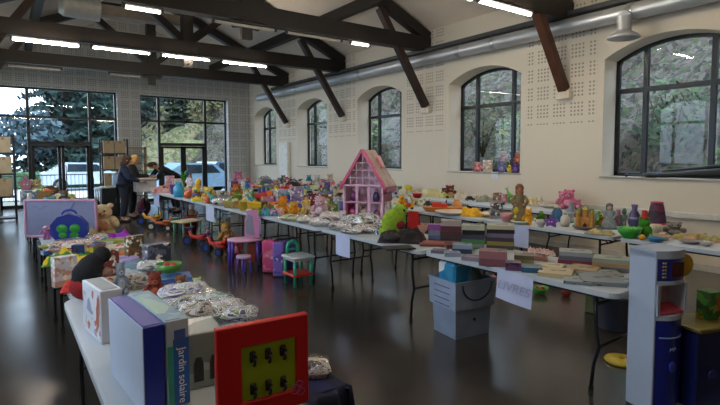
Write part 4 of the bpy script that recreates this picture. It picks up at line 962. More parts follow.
g = G(); P = [(.21*math.cos(a)*1.0, .19+.17*math.sin(a)) for a in [2*PI*(k+.5)/10 for k in range(10)]]; g.prism(P, .10, 'y', (0, -.05, 0)); g.out('case', mat('#15319c', .4), t)
g = G()
for s in (-1, 1): g.sph((s*.07, -.05, .20), (.062, .02, .05)); g.sph((s*.06, -.05, .13), (.05, .018, .035))
g.out('eye_panel', mat('#2f9a3a', .4), t, label='green eye shapes'); g = G(); g.tube([(.08*math.cos(a), 0, .35+.05*math.sin(a)) for a in [PI*k/8 for k in range(9)]], .012); g.out('handle', mat('#1b3fae', .4), t)
for k, px, py, w_, h_, c, c2, lab, kw in [
 ('truck', 82, 219, 19, 13, '#c23420', '#d8702c', 'red and orange toy truck beside the drawing board', dict(lift=.25-.25)),
 ('plush', 103, 236, 36, 32, '#d8bf95', '#c08a68', 'big sandy beige soft toy right of the drawing board', {}),
 ('frog', 94, 213, 12, 16, '#7fa03a', '#c8b84a', 'small green soft toy behind the big sandy soft toy', {}),
 ('cloth', 119, 238, 26, 9, '#9a2fb4', None, 'bright purple cloth right of the big sandy soft toy', {}),
 ('cloth', 128, 243, 42, 7, '#b8605a', '#c8b89a', 'red and cream cloth lying along the aisle edge, left row', {}),
 ('cloth', 97, 240, 26, 9, '#b39b6a', '#8f7a4a', 'yellowish folded cloth right of the blue toy case', {}),
 ('figure', 47, 240, 12, 14, '#b0609a', '#d8a0b8', 'pink and purple toy figure between drawing board and blue case', {}),
 ('cloth', 36, 238, 16, 6, '#c48a6a', '#b86aa0', 'pinkish cloth at the foot of the drawing board', {}),
 ('book', 98, 247, 32, 4, '#b6bfbf', '#7fa04a', 'pale magazine with green edge right of the blue case', dict(dm=.2)),
 ('book', 118, 245, 30, 5, '#9fa84a', '#c9c9b8', 'lime edged book in the pile behind the picture boxes', dict(dm=.2)),
 ('book', 92, 255, 34, 5, '#c5c3bb', '#2f3540', 'white board game folded flat with dark edge', dict(dm=.25)),
 ('book', 118, 254, 34, 6, '#c9c5b6', '#c9b23a', 'cream board game box lid behind the red picture box', dict(dm=.25)),
 ('book', 78, 247, 16, 6, '#4a6a9a', '#6a9a94', 'steel blue book in front of the blue case', {}),
 ('book', 66, 259, 22, 4, '#d6d4ce', '#6a6f7c', 'white leaflet lying above the clear card box', {}),
 ('disc', 48, 252, 16, 3, '#c3c06a', '#b88aa0', 'small yellow plate at the left table edge', {}),
 ('book', 50, 262, 14, 4, '#3f74b4', '#c0c8d4', 'light blue booklet at the left table edge', {}),
 ('book', 128, 268, 24, 6, '#7a9ab0', '#c0b04a', 'blue and yellow flat box left of the picture boxes', {}),
 ]: put(k, px, py, w_, h_, c, c2, label=lab, **kw)
for k, px, py, w_, h_, c, c2, lab, kw in [
 ('basket', 42, 200, 20, 14, '#a9824e', '#c46a3a', 'tan basket of toys seen over the left top edge of the drawing board', {}),
 ('plush', 36, 192, 18, 17, '#a8a070', '#c0b48a', 'olive beige soft toy highest above the drawing board', {}),
 ('box', 52, 198, 12, 12, '#4a3024', '#7a4a34', 'dark brown box above the middle of the drawing board', {}),
 ('cloth', 63, 196, 22, 8, '#b3ab84', '#8f9a5a', 'greenish beige cloth above the right half of the drawing board', {}),
 ('cloth', 46, 190, 16, 8, '#d8c0a8', None, 'cream cloth between the soft toy and dark brown box, left row', {}),
 ('star', 18, 196, 14, 24, '#a4748a', None, 'dusty pink pointed cushion at the far left', {}),
 ('box', 20, 205, 14, 14, '#5f6f80', '#aab4bc', 'grey blue box at the far left under the pink cushion', {}),
 ('vase', 9, 212, 7, 18, '#c9ccd0', '#9aa0a8', 'white vase at the very left edge of the picture', {}),
 ]: put(k, px, py, w_, h_, c, c2, label=lab, **kw)

# ------------------------------------------------------------------ middle row
t = thing('doll_house', 'large pink doll house with a steep gable and shiny roof', 'doll house', (3.93, 5.86, T0), R(-56.5)); t.scale = (1.05, 1.05, 1.05)
PK = pl('#d77aa4'); PKD = pl('#a83a72'); PKL = pl('#e3b4cc')
w_, d_, hw, ha = .54, .48, .46, .92
g = G()                                      # front gable trim, open rooms
for x in (0, w_*.34, w_*.66, w_): g.box((x, .015, hw*.5), (.035, .03, hw), b=.004)
for z in (.01, hw*.5, hw): g.box((w_/2, .015, z), (w_, .03, .025), b=.004)
g.out('front_frame', PKL, t, label='pale pink front frame')
g = G(); g.add([(0, d_*.5, 0), (w_, d_*.5, 0), (w_, d_*.5, hw), (w_/2, d_*.5, ha-.04), (0, d_*.5, hw)], [(0, 1, 2, 3, 4)]); g.box((.008, d_*.5, hw*.5), (.016, d_, hw)); g.box((w_-.008, d_*.5, hw*.75), (.016, d_, hw*.5), m=1)
for z in (.008, hw*.5): g.box((w_/2, d_/2, z), (w_, d_, .014))
g.out('walls', [mat('#c9a0b4', .5, noise=.2, scale=20), PKD], t)
for k in range(3): g = G(); g.cyl((w_-.012, .05+k*.19, 0), (w_-.012, .05+k*.19, hw*.5), .018, n=10); g.out('pillar', pl('#e0d3cc'), t, label='cream side pillar')
g = G(); g.beam((-.05, .0, hw-.04), (w_/2, .0, ha+.02), .06, .035); g.beam((w_+.05, .0, hw-.04), (w_/2, .0, ha+.02), .06, .035); g.out('gable_trim', pl('#c8456e'), t, label='hot pink gable trim')
g = G()                                      # lattice in the gable
for k in range(1, 6): x = w_*k/6; zt = hw+(ha-hw)*(1-abs(2*k/6-1)); g.box((x, .01, (hw+zt)/2), (.010, .012, zt-hw))
for k in range(1, 4): z = hw+(ha-hw)*k/4.5; q = w_*(1-k/4.5)/2; g.box((w_/2, .01, z), (2*q, .012, .012))
g.out('lattice', pl('#d9b9cc'), t)
g = G(); rf = .02
for s in (-1, 1):
    e = w_/2+s*(w_/2+.06)
    g.add([(w_/2, .0, ha), (w_/2, d_+.05, ha), (e, d_+.05, hw-.06), (e, .0, hw-.06), (w_/2, .0, ha+rf), (w_/2, d_+.05, ha+rf), (e, d_+.05, hw-.06+rf), (e, .0, hw-.06+rf)], [(0, 1, 2, 3), (4, 7, 6, 5), (0, 4, 5, 1), (1, 5, 6, 2), (2, 6, 7, 3), (3, 7, 4, 0)])
g.out('roof', mat('#dcc0b8', .12, .45, noise=.25, scale=6, bump=.4), t, label='shiny pale pink roof')
g = G(); g.prism([(-.07, 0), (.07, 0), (0, .16)], .14, 'y', (w_*.70, d_*.62, hw+.24)); g.out('dormer', pl('#d89aa8'), t, label='small pink dormer')
g = G(); g.box((w_+.035, d_*.5, hw-.06), (.06, d_, .09), b=.01); g.out('eave', pl('#7c1f52'), t, label='dark magenta eave')
for (x_, z_, a_, c_) in ((.2, .62, .07, '#7a2f6a'), (.8, .6, .08, '#3a2f5a'), (.5, .12, .06, '#d8b0a0'), (.17, .13, .06, '#b8487a'), (.82, .12, .06, '#7a2f6a')):
    g = G(); g.sph((w_*x_, .09, hw*z_+.02), (.05, .035, a_)); g.out('furnishing', pl(c_), t)
MID = 'middle row'; THR = 'third row'; WAL = 'wall row'
def many(lines, row, **kw):
    for ln in lines.strip().split('\n'):
        a = ln.split('|'); f = a[0].split()
        put(f[0], float(f[1]), float(f[2]), float(f[3]), float(f[4]), f[5], f[6] if len(f) > 6 else None, desc=a[1].strip(), row=row, **kw)
t = thing('carton', 'open white carton on the far end of the middle row, beside the women', 'box', (at(136, 192, Z=T0).x, at(136, 192, Z=T0).y, T0), 0)
g = G(); g.box((.25, .15, .16), (.5, .32, .32)); g.out('box_body', mat('#c9c6c4', .7), t); g = G(); g.box((.25, -.06, .325), (.5, .12, .004), r=(.35, 0, 0)); g.box((.25, .36, .325), (.5, .12, .004), r=(-.35, 0, 0)); g.out('flaps', mat('#b8b4b0', .7), t)
many('''cloth 163 193 16 5 #c09a96 #b87a7a | pinkish paper bundle
box 170 190 7 12 #c890a4 #d8a8b8 | small pink box
jar 179 199 9 13 #2a9ac8 #3ab0dc | bright blue pitcher
plant 184 189 12 19 #3f8a2e #4a3a2c | green leafy plant
box 178 188 8 10 #c8b0bc #d8ccd0 | pale pink box
doll 190 187 8 17 #c8c4d6 #3a3a6a | little white doll
duck 198 198 11 17 #dcb02a #c87a20 | tall yellow duck
ball 188 199 7 7 #d8682a | small orange ball
truck 186 194 9 7 #d8b83a #c8a030 | small yellow truck
packet 204 190 14 7 #b0a4c4 #7a4a9a | white violet packet
cloth 198 203 10 4 #dcc83a | flat yellow cloth
bowl 208 206 8 6 #d86a52 #d88a6a | salmon bowl
plush 209 203 15 14 #d6bc5a #c8a84a | yellow cream soft toy
packet 220 208 13 7 #b8b4b8 #8f9498 | silver grey packet
basket 232 211 16 10 #c4ac6a #d8c890 | cream toy basket
plush 237 199 12 13 #b0602a #d89a5a | orange brown teddy
bucket 238 204 8 8 #7a9a2e #5a7a2a | olive green bucket
train 249 209 19 8 #e0a81c #c87818 | long yellow orange train
truck 264 203 16 11 #c8321c #e0641c | red orange truck
xylo 266 211 16 5 #4ab02c | bright green xylophone
truck 274 196 9 6 #e8c414 #d8a818 | yellow dump truck
car 256 196 11 7 #a8a4a4 #55585c | small grey car
book 210 187 18 5 #5a3a6a #d8d4dc | dark violet book
cup 219 199 5 7 #c8c8b8 | off white cup
figure 227 202 6 9 #8a8a7a #b09a7a | tiny grey figure
box 284 206 13 14 #a8a8b4 #8a8a98 | grey white box
box 297 208 11 18 #8f80a8 #6a5a8c | dusty violet box
plush 283 215 14 14 #d88a1c #e0a83a | orange sitting soft toy
plush 294 216 12 12 #dc9c20 #c87a1c | amber sitting soft toy
doll 306 214 9 16 #dcbc3c #7a3a20 | yellow dressed doll
box 313 212 8 16 #7a1f28 #5a2f5a | dark red box
plush 320 217 16 17 #cfa0ae #d8c8cc | rosy white soft toy
duck 337 209 13 11 #9fb0bc #d8d4d0 | pale blue bird
bucket 349 218 9 14 #c83860 #d87890 | raspberry bucket
packet 291 222 18 6 #b0b83c #c8cc6a | lime green packet
cloth 277 216 12 6 #d0a8ac #b88a90 | rosy cloth
cloth 262 216 12 5 #c8b890 #d0a0a0 | cream flowered cloth
packet 253 213 12 4 #c890a8 #b8b0b8 | pink packet
packet 308 224 20 7 #d0c8b8 #a8a090 | cream plastic packet
packet 322 227 20 8 #cbbcb4 #9a8f8a | beige plastic packet
packet 331 221 20 8 #c8ae9c #d8cabc | tan plastic packet
packet 340 231 20 8 #a8a4a4 #8a7f7c | grey plastic packet
packet 354 228 22 11 #8f9490 #6a6f6a | grey green packet
packet 367 225 22 11 #a8a8a4 #585c58 | pale packet with dark stripes
packet 366 234 22 8 #a8948a #7a6a60 | brownish packet
packet 352 236 18 6 #5a5450 #b0a8a0 | dark spotted packet
packet 318 216 12 6 #d8ccc8 #c0a0a0 | little white packet
cloth 384 236 14 5 #2f4f9a #c8c8d0 | blue folded cloth
plush 343 222 10 9 #d0c8c8 #b8a8b0 | tiny white soft toy
packet 380 229 12 8 #b8b0a8 #6f5f5a | small crinkled packet''', MID)
# items around and right of the doll house
t = thing('parrot_toy', 'big lime green soft toy with a dark red patch, right of the doll house', 'soft toy', at(396, 237, Z=T0)+Vector((.05, .1, 0)), -.4)
g = G(); g.sph((0, 0, .15), (.14, .11, .16), n=18, rot=(0, .35, 0)); g.sph((.07, 0, .27), (.09, .08, .09), rot=(0, .5, 0)); g.sph((-.10, 0, .05), (.08, .09, .05)); g.out('body', fuzz('#8fae2a'), t)
g = G(); g.sph((.05, -.09, .13), (.06, .04, .05)); g.out('wing', fuzz('#7a1c2a'), t, label='dark red wing'); g = G(); g.sph((.10, -.07, .29), .014); g.out('eye', mat('#111', .2), t)
t = thing('display_card', 'tall red folded card standing behind the black bag', 'card', (3.74, at(413, 228, Z=T0).y*3.74/at(413, 228, Z=T0).x, T0), -.55)
g = G(); g.prism([(-.07, 0), (.07, 0), (.05, .27), (-.06, .28)], .006, 'y', (0, -.05, 0)); g.out('front_leaf', pl('#bc1f1c'), t); g = G(); g.prism([(-.04, 0), (.11, 0), (.07, .265), (-.02, .27)], .006, 'y', (0, .03, 0)); g.out('back_leaf', pl('#7c1412'), t)
many('''cloth 402 244 40 10 #1a161b #34222a | rumpled black bag
ball 411 204 6 6 #d8d4d0 | small white ball
bowl 420 236 14 9 #b08478 #d0a090 | brownish pink bowl
bag 392 246 16 10 #241a20 | low black pouch''', MID)
# books: stacks at the back and spread over the nearest table
def stack(px, py, w_, h_, cols, lab, rz=0, Z=T0):
    p = at(px, py, Z=Z); s = depth(p)/FPX; W_ = w_*s; n = len(cols); hh = h_*s/n; v = p.xy.normalized()
    b = p+Vector((v.x, v.y, 0))*W_*.4; a = math.atan2(-v.x, v.y)+rz
    for k, (c, c2) in enumerate(cols):
        pos = Vector((b.x, b.y, Z+.001+k*(hh+.0005)))
        t = thing('book', None, 'book', pos, a+rnd.uniform(-.06, .06), lab); b_book(t, W_*rnd.uniform(.94, 1), hh, c, c2)
        REG.append((t, None, '', px, py, '%s book, %s %s' % (CN(c), ['bottom of', 'second up in', 'third up in', 'fourth up in', 'fifth up in', 'sixth up in'][k] if k < n-1 else 'top of', 'the '+lab)))
def CN(h):
    r_, g_, b_ = [int(h[i:i+2], 16)/255 for i in (1, 3, 5)]; mx, mn = max(r_, g_, b_), min(r_, g_, b_); sat = (mx-mn)/(mx+1e-6)
    if sat < .16: return 'black' if mx < .22 else 'dark grey' if mx < .42 else 'grey' if mx < .66 else 'off-white'
    import colorsys; hh = colorsys.rgb_to_hsv(r_, g_, b_)[0]*360
    nm = 'red' if hh < 14 or hh > 345 else 'brown' if hh < 45 and mx < .62 else 'orange' if hh < 38 else 'yellow' if hh < 66 else 'green' if hh < 165 else 'teal' if hh < 195 else 'blue' if hh < 250 else 'purple' if hh < 300 else 'pink'
    if sat < .35 and mx > .6: nm = 'pale '+nm
    elif mx < .38: nm = 'dark '+nm
    return nm
stack(500, 250, 27, 24, [('#4a4640', '#6a6256'), ('#8a7a3a', '#a8a08a'), ('#3a343c', '#8f8a94'), ('#6a6078', '#a8a0b0'), ('#1f1d20', '#8f8c84'), ('#b8b49c', '#c8c4b4')], 'tallest stack, left of the rear paper sign')
stack(473, 249, 23, 23, [('#7a8f80', '#9aa39a'), ('#4f7a4c', '#8a9a84'), ('#3a3f4c', '#8a8f9a'), ('#1c1c22', '#6f7078'), ('#b4b49c', '#c4c4b0')], 'stack left of the tallest book stack')
stack(451, 243, 21, 22, [('#3a3c44', '#6a6c74'), ('#4a3034', '#8a7a78'), ('#5a2f3c', '#9a7f84'), ('#a89a94', '#b8aca4')], 'dark reddish stack nearest the black bag')
stack(435, 241, 14, 16, [('#5f6a8c', '#9aa0b4'), ('#7f8294', '#a0a4b4'), ('#8f4a94', '#b08ab4')], 'small stack right of the black bag')
stack(462, 254, 20, 9, [('#2f3c50', '#7f8a9a'), ('#8fa0b4', '#b0b8c4')], 'low stack before the two tall ones')
stack(493, 267, 28, 15, [('#7a5058', '#a8938c'), ('#9a6a70', '#b49a94')], 'thick rosy pair left of the paper sign')
stack(524, 264, 20, 8, [('#8f8a5c', '#c0b490'), ('#6f6a58', '#b0a58c')], 'pair of olive books above the paper sign')
stack(575, 265, 32, 12, [('#7a3040', '#b49a8c'), ('#5f6270', '#a8a498'), ('#8a8f94', '#b4b0a4')], 'stack at the back of the nearest table')
stack(611, 272, 34, 12, [('#5c6a7c', '#a8a8a4'), ('#a08058', '#b8a888'), ('#8c9284', '#b0aca0')], 'stack touching the white toy kitchen')
many2 = '''487 262 12 5 #7c6a80 #a89aa0 | small purple paperback left of the rosy pair
452 258 16 4 #8a94a8 #b4b8c4 | pale blue booklet at the aisle edge
440 254 16 3 #6a6474 #9c98a4 | dull violet booklet beside the leather folder
472 262 18 4 #8a7f90 #b8aeb4 | lilac booklet left of the thick rosy pair
456 249 22 4 #5c3434 #8a6a60 | maroon book in front of the dark reddish stack
513 271 15 8 #6a4a70 #a08fa4 | purple book above the left end of the paper sign
531 273 20 5 #2f5f7c #9ab0b8 | teal blue book above the paper sign
556 278 32 4 #b8a880 #5a7a4a | cream magazine with a green spine
552 271 22 4 #c0b494 #9a8f70 | cream paperback between teal book and grey stack
577 285 26 3 #7f8c94 #b0b8b8 | grey blue magazine at the table edge, left one
600 286 40 4 #7a8288 #a89c90 | large grey magazine at the near corner
606 278 26 3 #9a9c90 #b8a890 | pale magazine between corner magazine and the stack
584 274 28 4 #a89474 #c4b494 | tan magazine in front of the grey and maroon stack
623 286 20 4 #8f9aa4 #b8bcc0 | light blue booklet beside the white toy kitchen
540 261 14 5 #b0847c #d0a89c | pinkish book under the ruffled leaflets
528 257 10 4 #a88078 #c8b0a4 | small pink book at the left of the ruffled leaflets'''
for ln in many2.split('\n'):
    a = ln.split('|'); f = a[0].split(); put('book', float(f[0]), float(f[1]), float(f[2]), float(f[3]), f[4], f[5], label=a[1].strip(), dm=float(f[2])*.0075, rz=rnd.uniform(-.3, .3))
for k in range(6):
    t = put('cloth', 531+4.2*k, 257.5+.8*k, 6, 5, '#c8978c', '#e0cdc4', label='', lift=.05 if 1 < k < 5 else .045); t['category'] = 'leaflet'; t.name = 'folded_leaflet'
    REG[-1] = REG[-1][:5]+('%s ruffled pink white leaflet, counted from the left' % ORD[k].replace('nearest', 'first'),)
t = thing('leather_folder', 'reddish brown leather folder at the left end of the nearest middle table', 'folder', at(450, 246, Z=T0)+Vector((-.02, .12, 0)), -.7)
g = G(); g.box((0, 0, .012), (.42, .26, .02), b=.005); g.out('cover', mat('#7a3c30', .35, noise=.25), t); g = G(); g.box((.0, .0, .024), (.30, .15, .004)); g.out('inset', mat('#a86a54', .4), t)
t = thing('black_folder', 'flat black folder lying under the leather folder', 'folder', at(405, 250, Z=T0)+Vector((.0, .10, 0)), -.4)
g = G(); g.box((0, 0, .008), (.3, .2, .014), b=.004); g.out('cover', mat('#1c1718', .4), t); g = G(); g.box((.02, 0, .016), (.18, .12, .003)); g.out('inset', mat('#2c2024', .5), t)

# ------------------------------------------------------------------ third row and wall row
t = thing('cloaked_doll', 'tall doll with red brown curls and olive brown cloak', 'doll', at(522, 224, Z=T0)+Vector((.1, .12, 0)), -.9)
b_doll(t, .27, .52, '#7c6c4c', '#7a4a30', '#b8785c')
t = thing('table_lamp', 'lamp with a dark maroon and pink cone shade', 'lamp', at(656, 233, Z=T0)+Vector((.12, .05, 0)), 0)
g = G(); g.lathe([(0, 0), (.06, 0), (.065, .02), (.03, .04), (.018, .07), (.02, .12), (0, .12)], n=20); g.out('base', pl('#d8cfc0'), t)
g = G(); g.lathe([(.105, .10), (.075, .29), (.06, .345)], n=28); g.out('shade', pmat(['#3a2238', '#4a2a48', '#6a2a4c', '#2c2030'], 9, .6, warp=.2), t)
for z, r_ in ((.10, .107), (.345, .061)): g = G(); g.tube([(r_*math.cos(a), r_*math.sin(a), z) for a in [2*PI*i/28 for i in range(28)]], .009, close=True, n=6); g.out('trim_ring', pl('#b82848'), t, label='bright pink trim ring')
many('''boat 444 213 38 10 #d8822c #c83c28 | orange boat with red cabin
jar 457 208 9 9 #d8904c #d8a468 | small orange jar
figure 428 209 8 7 #22262a #3c3c3c | black toy robot
disc 452 219 30 3 #c8bcae #d8d0c4 | pale round tray
cloth 472 217 18 7 #dca81c #c8962a | golden yellow cloth
disc 490 218 22 3 #b89c74 #cbb08c | tan flat tray
box 496 219 10 14 #4a4c50 #8a8c90 | dark grey box
bowl 506 223 11 8 #c48a88 #d8a8a0 | rosy bowl
duck 516 223 9 14 #d8c01c #e09820 | yellow duck
plush 528 225 10 14 #dc981c #e0b84a | golden soft toy
frog 541 222 9 9 #4a7a2c #6a8f3c | dark green frog
disc 520 226 16 3 #c8ccb0 #a8b490 | pale green plate
jar 557 220 9 13 #2f5f86 #c9c4b8 | steel blue jar
star 551 230 13 11 #7a4aa0 | purple star cushion
jar 565 227 8 12 #c8c2b4 #a8a294 | white lidded pot
bowl 541 229 9 6 #b8b0a8 #8f9a7c | light grey bowl
vase 571 222 8 18 #7f868c #a8acb0 | slender grey vase
figure 576 229 7 14 #b8b08a #8a3a2c | small cream figure
castle 585 230 15 21 #b87c34 #8a9a3a | honey brown castle
jar 597 227 9 14 #3f8f94 #c8d0c0 | teal lidded pot
plush 602 214 11 14 #7f9a2c #c8642c | green soft toy
doll 609 229 14 22 #8a9498 #5a6468 | grey blue doll
vase 618 222 7 16 #9a6a84 #8f949a | mauve vase
figure 624 226 7 18 #6c7a74 #55705a | grey green figure
vase 634 231 10 22 #4a3f6a #8a86a4 | dark violet vase
disc 586 231 22 3 #5a5248 #8a8274 | dark oval tray
cloth 600 236 22 4 #a89c6c #8f8460 | khaki cloth
bowl 629 240 20 9 #2f9a2c #5fb83c | bright green bowl
frog 644 238 13 23 #3f8c24 #b02c28 | green frog with red hat
bowl 655 236 10 9 #c4bca8 #a89c84 | shell coloured bowl
plush 674 236 20 12 #7c7470 #a09890 | grey brown soft toy
disc 660 241 16 4 #b89874 #c8ac8c | beige disc
disc 656 244 13 4 #2a6f94 #c89c2c | small teal plate
ball 642 242 5 5 #dc9c1c | tiny orange ball
cloth 684 240 16 5 #a8a05c #c89c84 | mossy folded cloth
cloth 699 240 14 5 #b4a07c #8f8a54 | straw coloured cloth
disc 690 245 16 3 #7f7474 #a89c94 | grey oval dish
cloth 714 243 14 5 #8c8c4c #b08c6c | olive cloth
bowl 706 247 10 4 #a8a4a0 #c8c0b8 | pewter dish
cloth 424 205 12 6 #c8c8b0 #8a8f84 | pale folded cloth
plush 402 206 8 9 #dca81c #e0642c | yellow red soft toy
bucket 417 205 8 10 #c82c34 #d8d4d0 | red bucket
truck 409 210 8 6 #d8541c #e8b41c | orange yellow truck
cloth 395 204 9 5 #c8c4a8 | cream cloth
box 336 196 10 8 #8a8f9a #c8c8cc | pale grey box
book 326 196 12 3 #a83424 #d0c0b0 | brick red book
bowl 316 193 14 6 #bfc08a #d0cc9c | light green bowl
plush 317 189 9 11 #b8b4a8 #c8c4b8 | cream soft toy
plush 330 188 9 12 #b0a090 #c8c0b8 | grey beige teddy
bag 293 192 15 10 #1f171a #2c1f22 | black fur hat
cloth 286 194 14 6 #b83434 #d0788a | red scarf
cloth 302 197 12 4 #c8b88c #b0a878 | sand coloured cloth
plush 276 190 8 9 #a8847c #b89c94 | dusty rose soft toy
bag 267 188 13 9 #5f6478 #7c7f90 | slate blue bag
xylo 262 190 16 4 #7ab02c | leaf green xylophone
plush 248 187 9 9 #c0847c #d8b0a0 | pink beige soft toy
plush 240 188 8 9 #c87884 #d8a0a8 | rose pink soft toy
cloth 255 189 9 5 #b88a9c | mauve cloth
plush 226 187 11 13 #b8608c #d0a0b8 | magenta pink soft toy
bag 215 183 8 5 #22242c | small black bag
cloth 205 182 12 5 #c8c8bc #a8b08a | whitish cloth
jar 218 189 5 7 #c8c8c8 #a0a0a8 | little white pot
cloth 232 184 8 4 #b890a0 #98a0b0 | lavender cloth
box 243 183 7 7 #8a90a0 #b8a8a8 | blue grey box
car 310 198 10 5 #9aa04a #55585c | olive car
bowl 349 198 8 6 #b8a070 #c8b890 | straw bowl
cup 343 192 6 8 #b08090 | pink cup''', THR)
many('''cloth 432 197 22 6 #c8bc84 #d8d0a8 | long pale yellow blanket
cloth 448 197 16 5 #a8ac54 #c8c490 | lime edged blanket
plush 450 193 13 11 #6c2424 #a88a6a | dark red soft toy
plush 444 193 7 8 #5a2a2c #b8a090 | maroon little bear
car 470 201 8 4 #4a2a1c #2c2420 | dark brown car
cloth 462 200 14 6 #c8bca0 #d0c8b8 | ivory blanket
cloth 483 202 12 5 #a8a48c #8a9078 | grey green cloth
box 497 200 7 8 #7c5a4c #a88a74 | small brown box
plush 505 202 8 8 #c88a94 #d8a8b0 | blush pink soft toy
dino 511 201 10 14 #4fa02c #8ab84a | leafy green dinosaur
book 499 205 8 2 #2c3454 #a8a8b0 | navy book
cloth 532 203 10 6 #c8b070 #d0c49c | mustard cream cloth
cloth 541 205 9 6 #b8a890 #d0c8bc | cream wrap
plush 569 207 16 17 #c86a88 #d890a8 | large pink soft toy
plush 587 206 14 14 #cc8498 #d8a8b4 | round pink soft toy
plush 578 206 8 9 #c0708a #d09aac | smaller pink soft toy
disc 552 207 20 3 #c4bcae #d0c8bc | broad cream tray
cloth 405 196 12 5 #c8c4b0 #b0ac94 | pale linen cloth
ball 408 190 8 8 #c8b81c | yellow ball
cloth 418 197 9 5 #b89c94 #c8b8a8 | beige rose cloth
box 480 196 7 4 #b89c8c #a8a08c | low tan box''', WAL)

# more of the crowded small things
PAL = {'red': '#b8302a', 'orange': '#d8762a', 'yellow': '#dcbc2c', 'green': '#4a8a34', 'blue': '#2f62a8', 'pink': '#cc6a94', 'white': '#ccc8be', 'violet': '#6a4a9a', 'beige': '#b8a07c', 'turquoise': '#3a9a9a', 'brown': '#6a4428', 'grey': '#7f848c', 'lilac': '#a890c0', 'cream': '#d4c8a8'}
KS = [('plush', 9, 11), ('car', 11, 6), ('truck', 12, 7), ('ball', 6, 6), ('box', 9, 9), ('bucket', 7, 8), ('bowl', 9, 5), ('duck', 8, 9), ('figure', 6, 10), ('train', 12, 7), ('dino', 11, 8), ('rings', 7, 9), ('cloth', 13, 5), ('packet', 15, 6), ('doll', 7, 12), ('cup', 5, 6), ('castle', 10, 11), ('boat', 12, 6), ('shoe', 9, 6), ('xylo', 12, 4), ('basket', 11, 7), ('jar', 6, 8)]
ADJ = ['plain', 'little', 'squat', 'bright', 'faded', 'smallish', 'shiny', 'dull', 'compact', 'rounded', 'neat', 'scuffed']
fr = random.Random(21); combos = set()
def fill(xa, xb, ya, yb, n, row, kinds=KS):
    for _ in range(n):
        for _try in range(40):
            x, y = fr.uniform(xa, xb), fr.uniform(ya, yb)
            if on_table(x, y, .04) and not any((Vector((x, y))-c).length < rr+.05 for c, rr in PLACED): break
        else: continue
        k, w_, h_ = fr.choice(kinds); cn, c2n = fr.sample(sorted(PAL), 2); px, py, z_ = proj((x, y, T0)); f_ = 9.5/z_*fr.uniform(.8, 1.25)
        if not (-5 < px < 725): continue
        d_ = '%s and %s %s' % (cn, c2n, KIND[k][1])
        if (d_, row) in combos: d_ = fr.choice(ADJ)+' '+d_
        if (d_, row) in combos: continue
        combos.add((d_, row)); put(k, px, py, w_*f_, h_*f_, PAL[cn], PAL[c2n], desc=d_, row=row)
SMALL = [q for q in KS if q[0] in ('plush', 'car', 'cloth', 'packet', 'box', 'cup', 'bowl', 'duck', 'figure', 'jar', 'basket')]
fill(2.95, 3.85, 6.6, 13.0, 46, MID)
fill(3.7, 4.7, 5.4, 10.6, 26, MID)
fill(5.45, 6.15, 6.6, 13.4, 32, THR)
fill(7.05, 7.75, 8.6, 15.5, 30, WAL)
fill(.32, 1.0, 3.7, 6.0, 14, 'left row', [('cloth', 15, 4), ('packet', 15, 5), ('disc', 9, 3), ('bowl', 8, 4), ('cloth', 18, 4), ('xylo', 12, 3)])
fill(.32, 1.0, 7.6, 12.5, 10, 'left row')
# ------------------------------------------------------------------ window sills
zs = SILL+.026
def on_sill(kind, px, py, wp, hp, c, c2, lab):
    p = at(px, py, X=W1+.15); s = depth(p)/FPX; w_, h_ = wp*s, hp*s; t = thing(NAME.get(kind, kind), lab, KIND[kind][1], (W1+.17, p.y, zs), R(-60), 'soft toys on the window sill')
    KIND[kind][0](t, min(w_, .32), h_, c, c2); return t
on_sill('plush', 477, 171, 11, 10, '#c87c80', '#d8a49c', 'salmon pink soft toy at the left end of the toy sill')
on_sill('box', 487, 171, 9, 12, '#b09078', '#c8b8a4', 'tan box beside the salmon soft toy on the sill')
on_sill('plush', 501, 172, 10, 13, '#6f78b8', '#b8a4c8', 'blue violet soft toy in the middle of the toy sill')
on_sill('plush', 503, 162, 9, 12, '#c0a8b8', '#d8ccd4', 'pale lilac soft toy higher up on the toy sill').location.z = zs+.20
on_sill('duck', 509, 172, 7, 8, '#e0b81c', '#e07a20', 'yellow duck on the toy sill')
on_sill('plush', 515, 172, 9, 12, '#5a3c80', '#8a6aa8', 'dark purple soft toy at the right end of the toy sill')
on_sill('plush', 517, 161, 9, 10, '#b8545c', '#d89a6a', 'red soft toy sitting on top of the purple one, toy sill').location.z = zs+.20
p = at(655, 178, X=W1+.12); q = at(719, 168, X=W1+.12)
t = thing('folded_umbrella', 'long folded black umbrella lying on the nearest window sill', 'umbrella', (W1+.14, (p.y+q.y)/2-.3, zs), R(90))
g = G(); g.tube([(.85, .16, .03), (.55, .06, .04), (.2, 0, .07), (-.2, 0, .10), (-.55, 0, .12), (-.9, 0, .12)], [.02, .035, .05, .075, .085, .06], n=12); g.out('canopy_bundle', mat('#16181d', .6, noise=.3, bump=.6), t)
g = G(); g.tube([(.65, -.02, .10), (.3, -.05, .14), (-.1, -.05, .19), (-.6, -.05, .20)], [.012, .02, .03, .03], n=8); g.out('cover_strap', mat('#22252b', .6), t)
g = G(); g.tube([(.78, .17, .03), (1.02, .24, .03)], .012); g.sph((1.04, .245, .035), .03); g.out('handle', mat('#1f2a4a', .4), t)
t = thing('dark_pouch', 'small black and navy pouch on the nearest window sill, left of the umbrella', 'pouch', (W1+.12, at(655, 176, X=W1+.12).y+.05, zs), 0)
g = G(); g.sph((0, 0, .04), (.07, .14, .045)); g.out('pouch_body', mat('#181b24', .6), t); g = G(); g.sph((0, -.11, .05), (.05, .05, .04)); g.out('blue_end', mat('#2c3f78', .6), t)

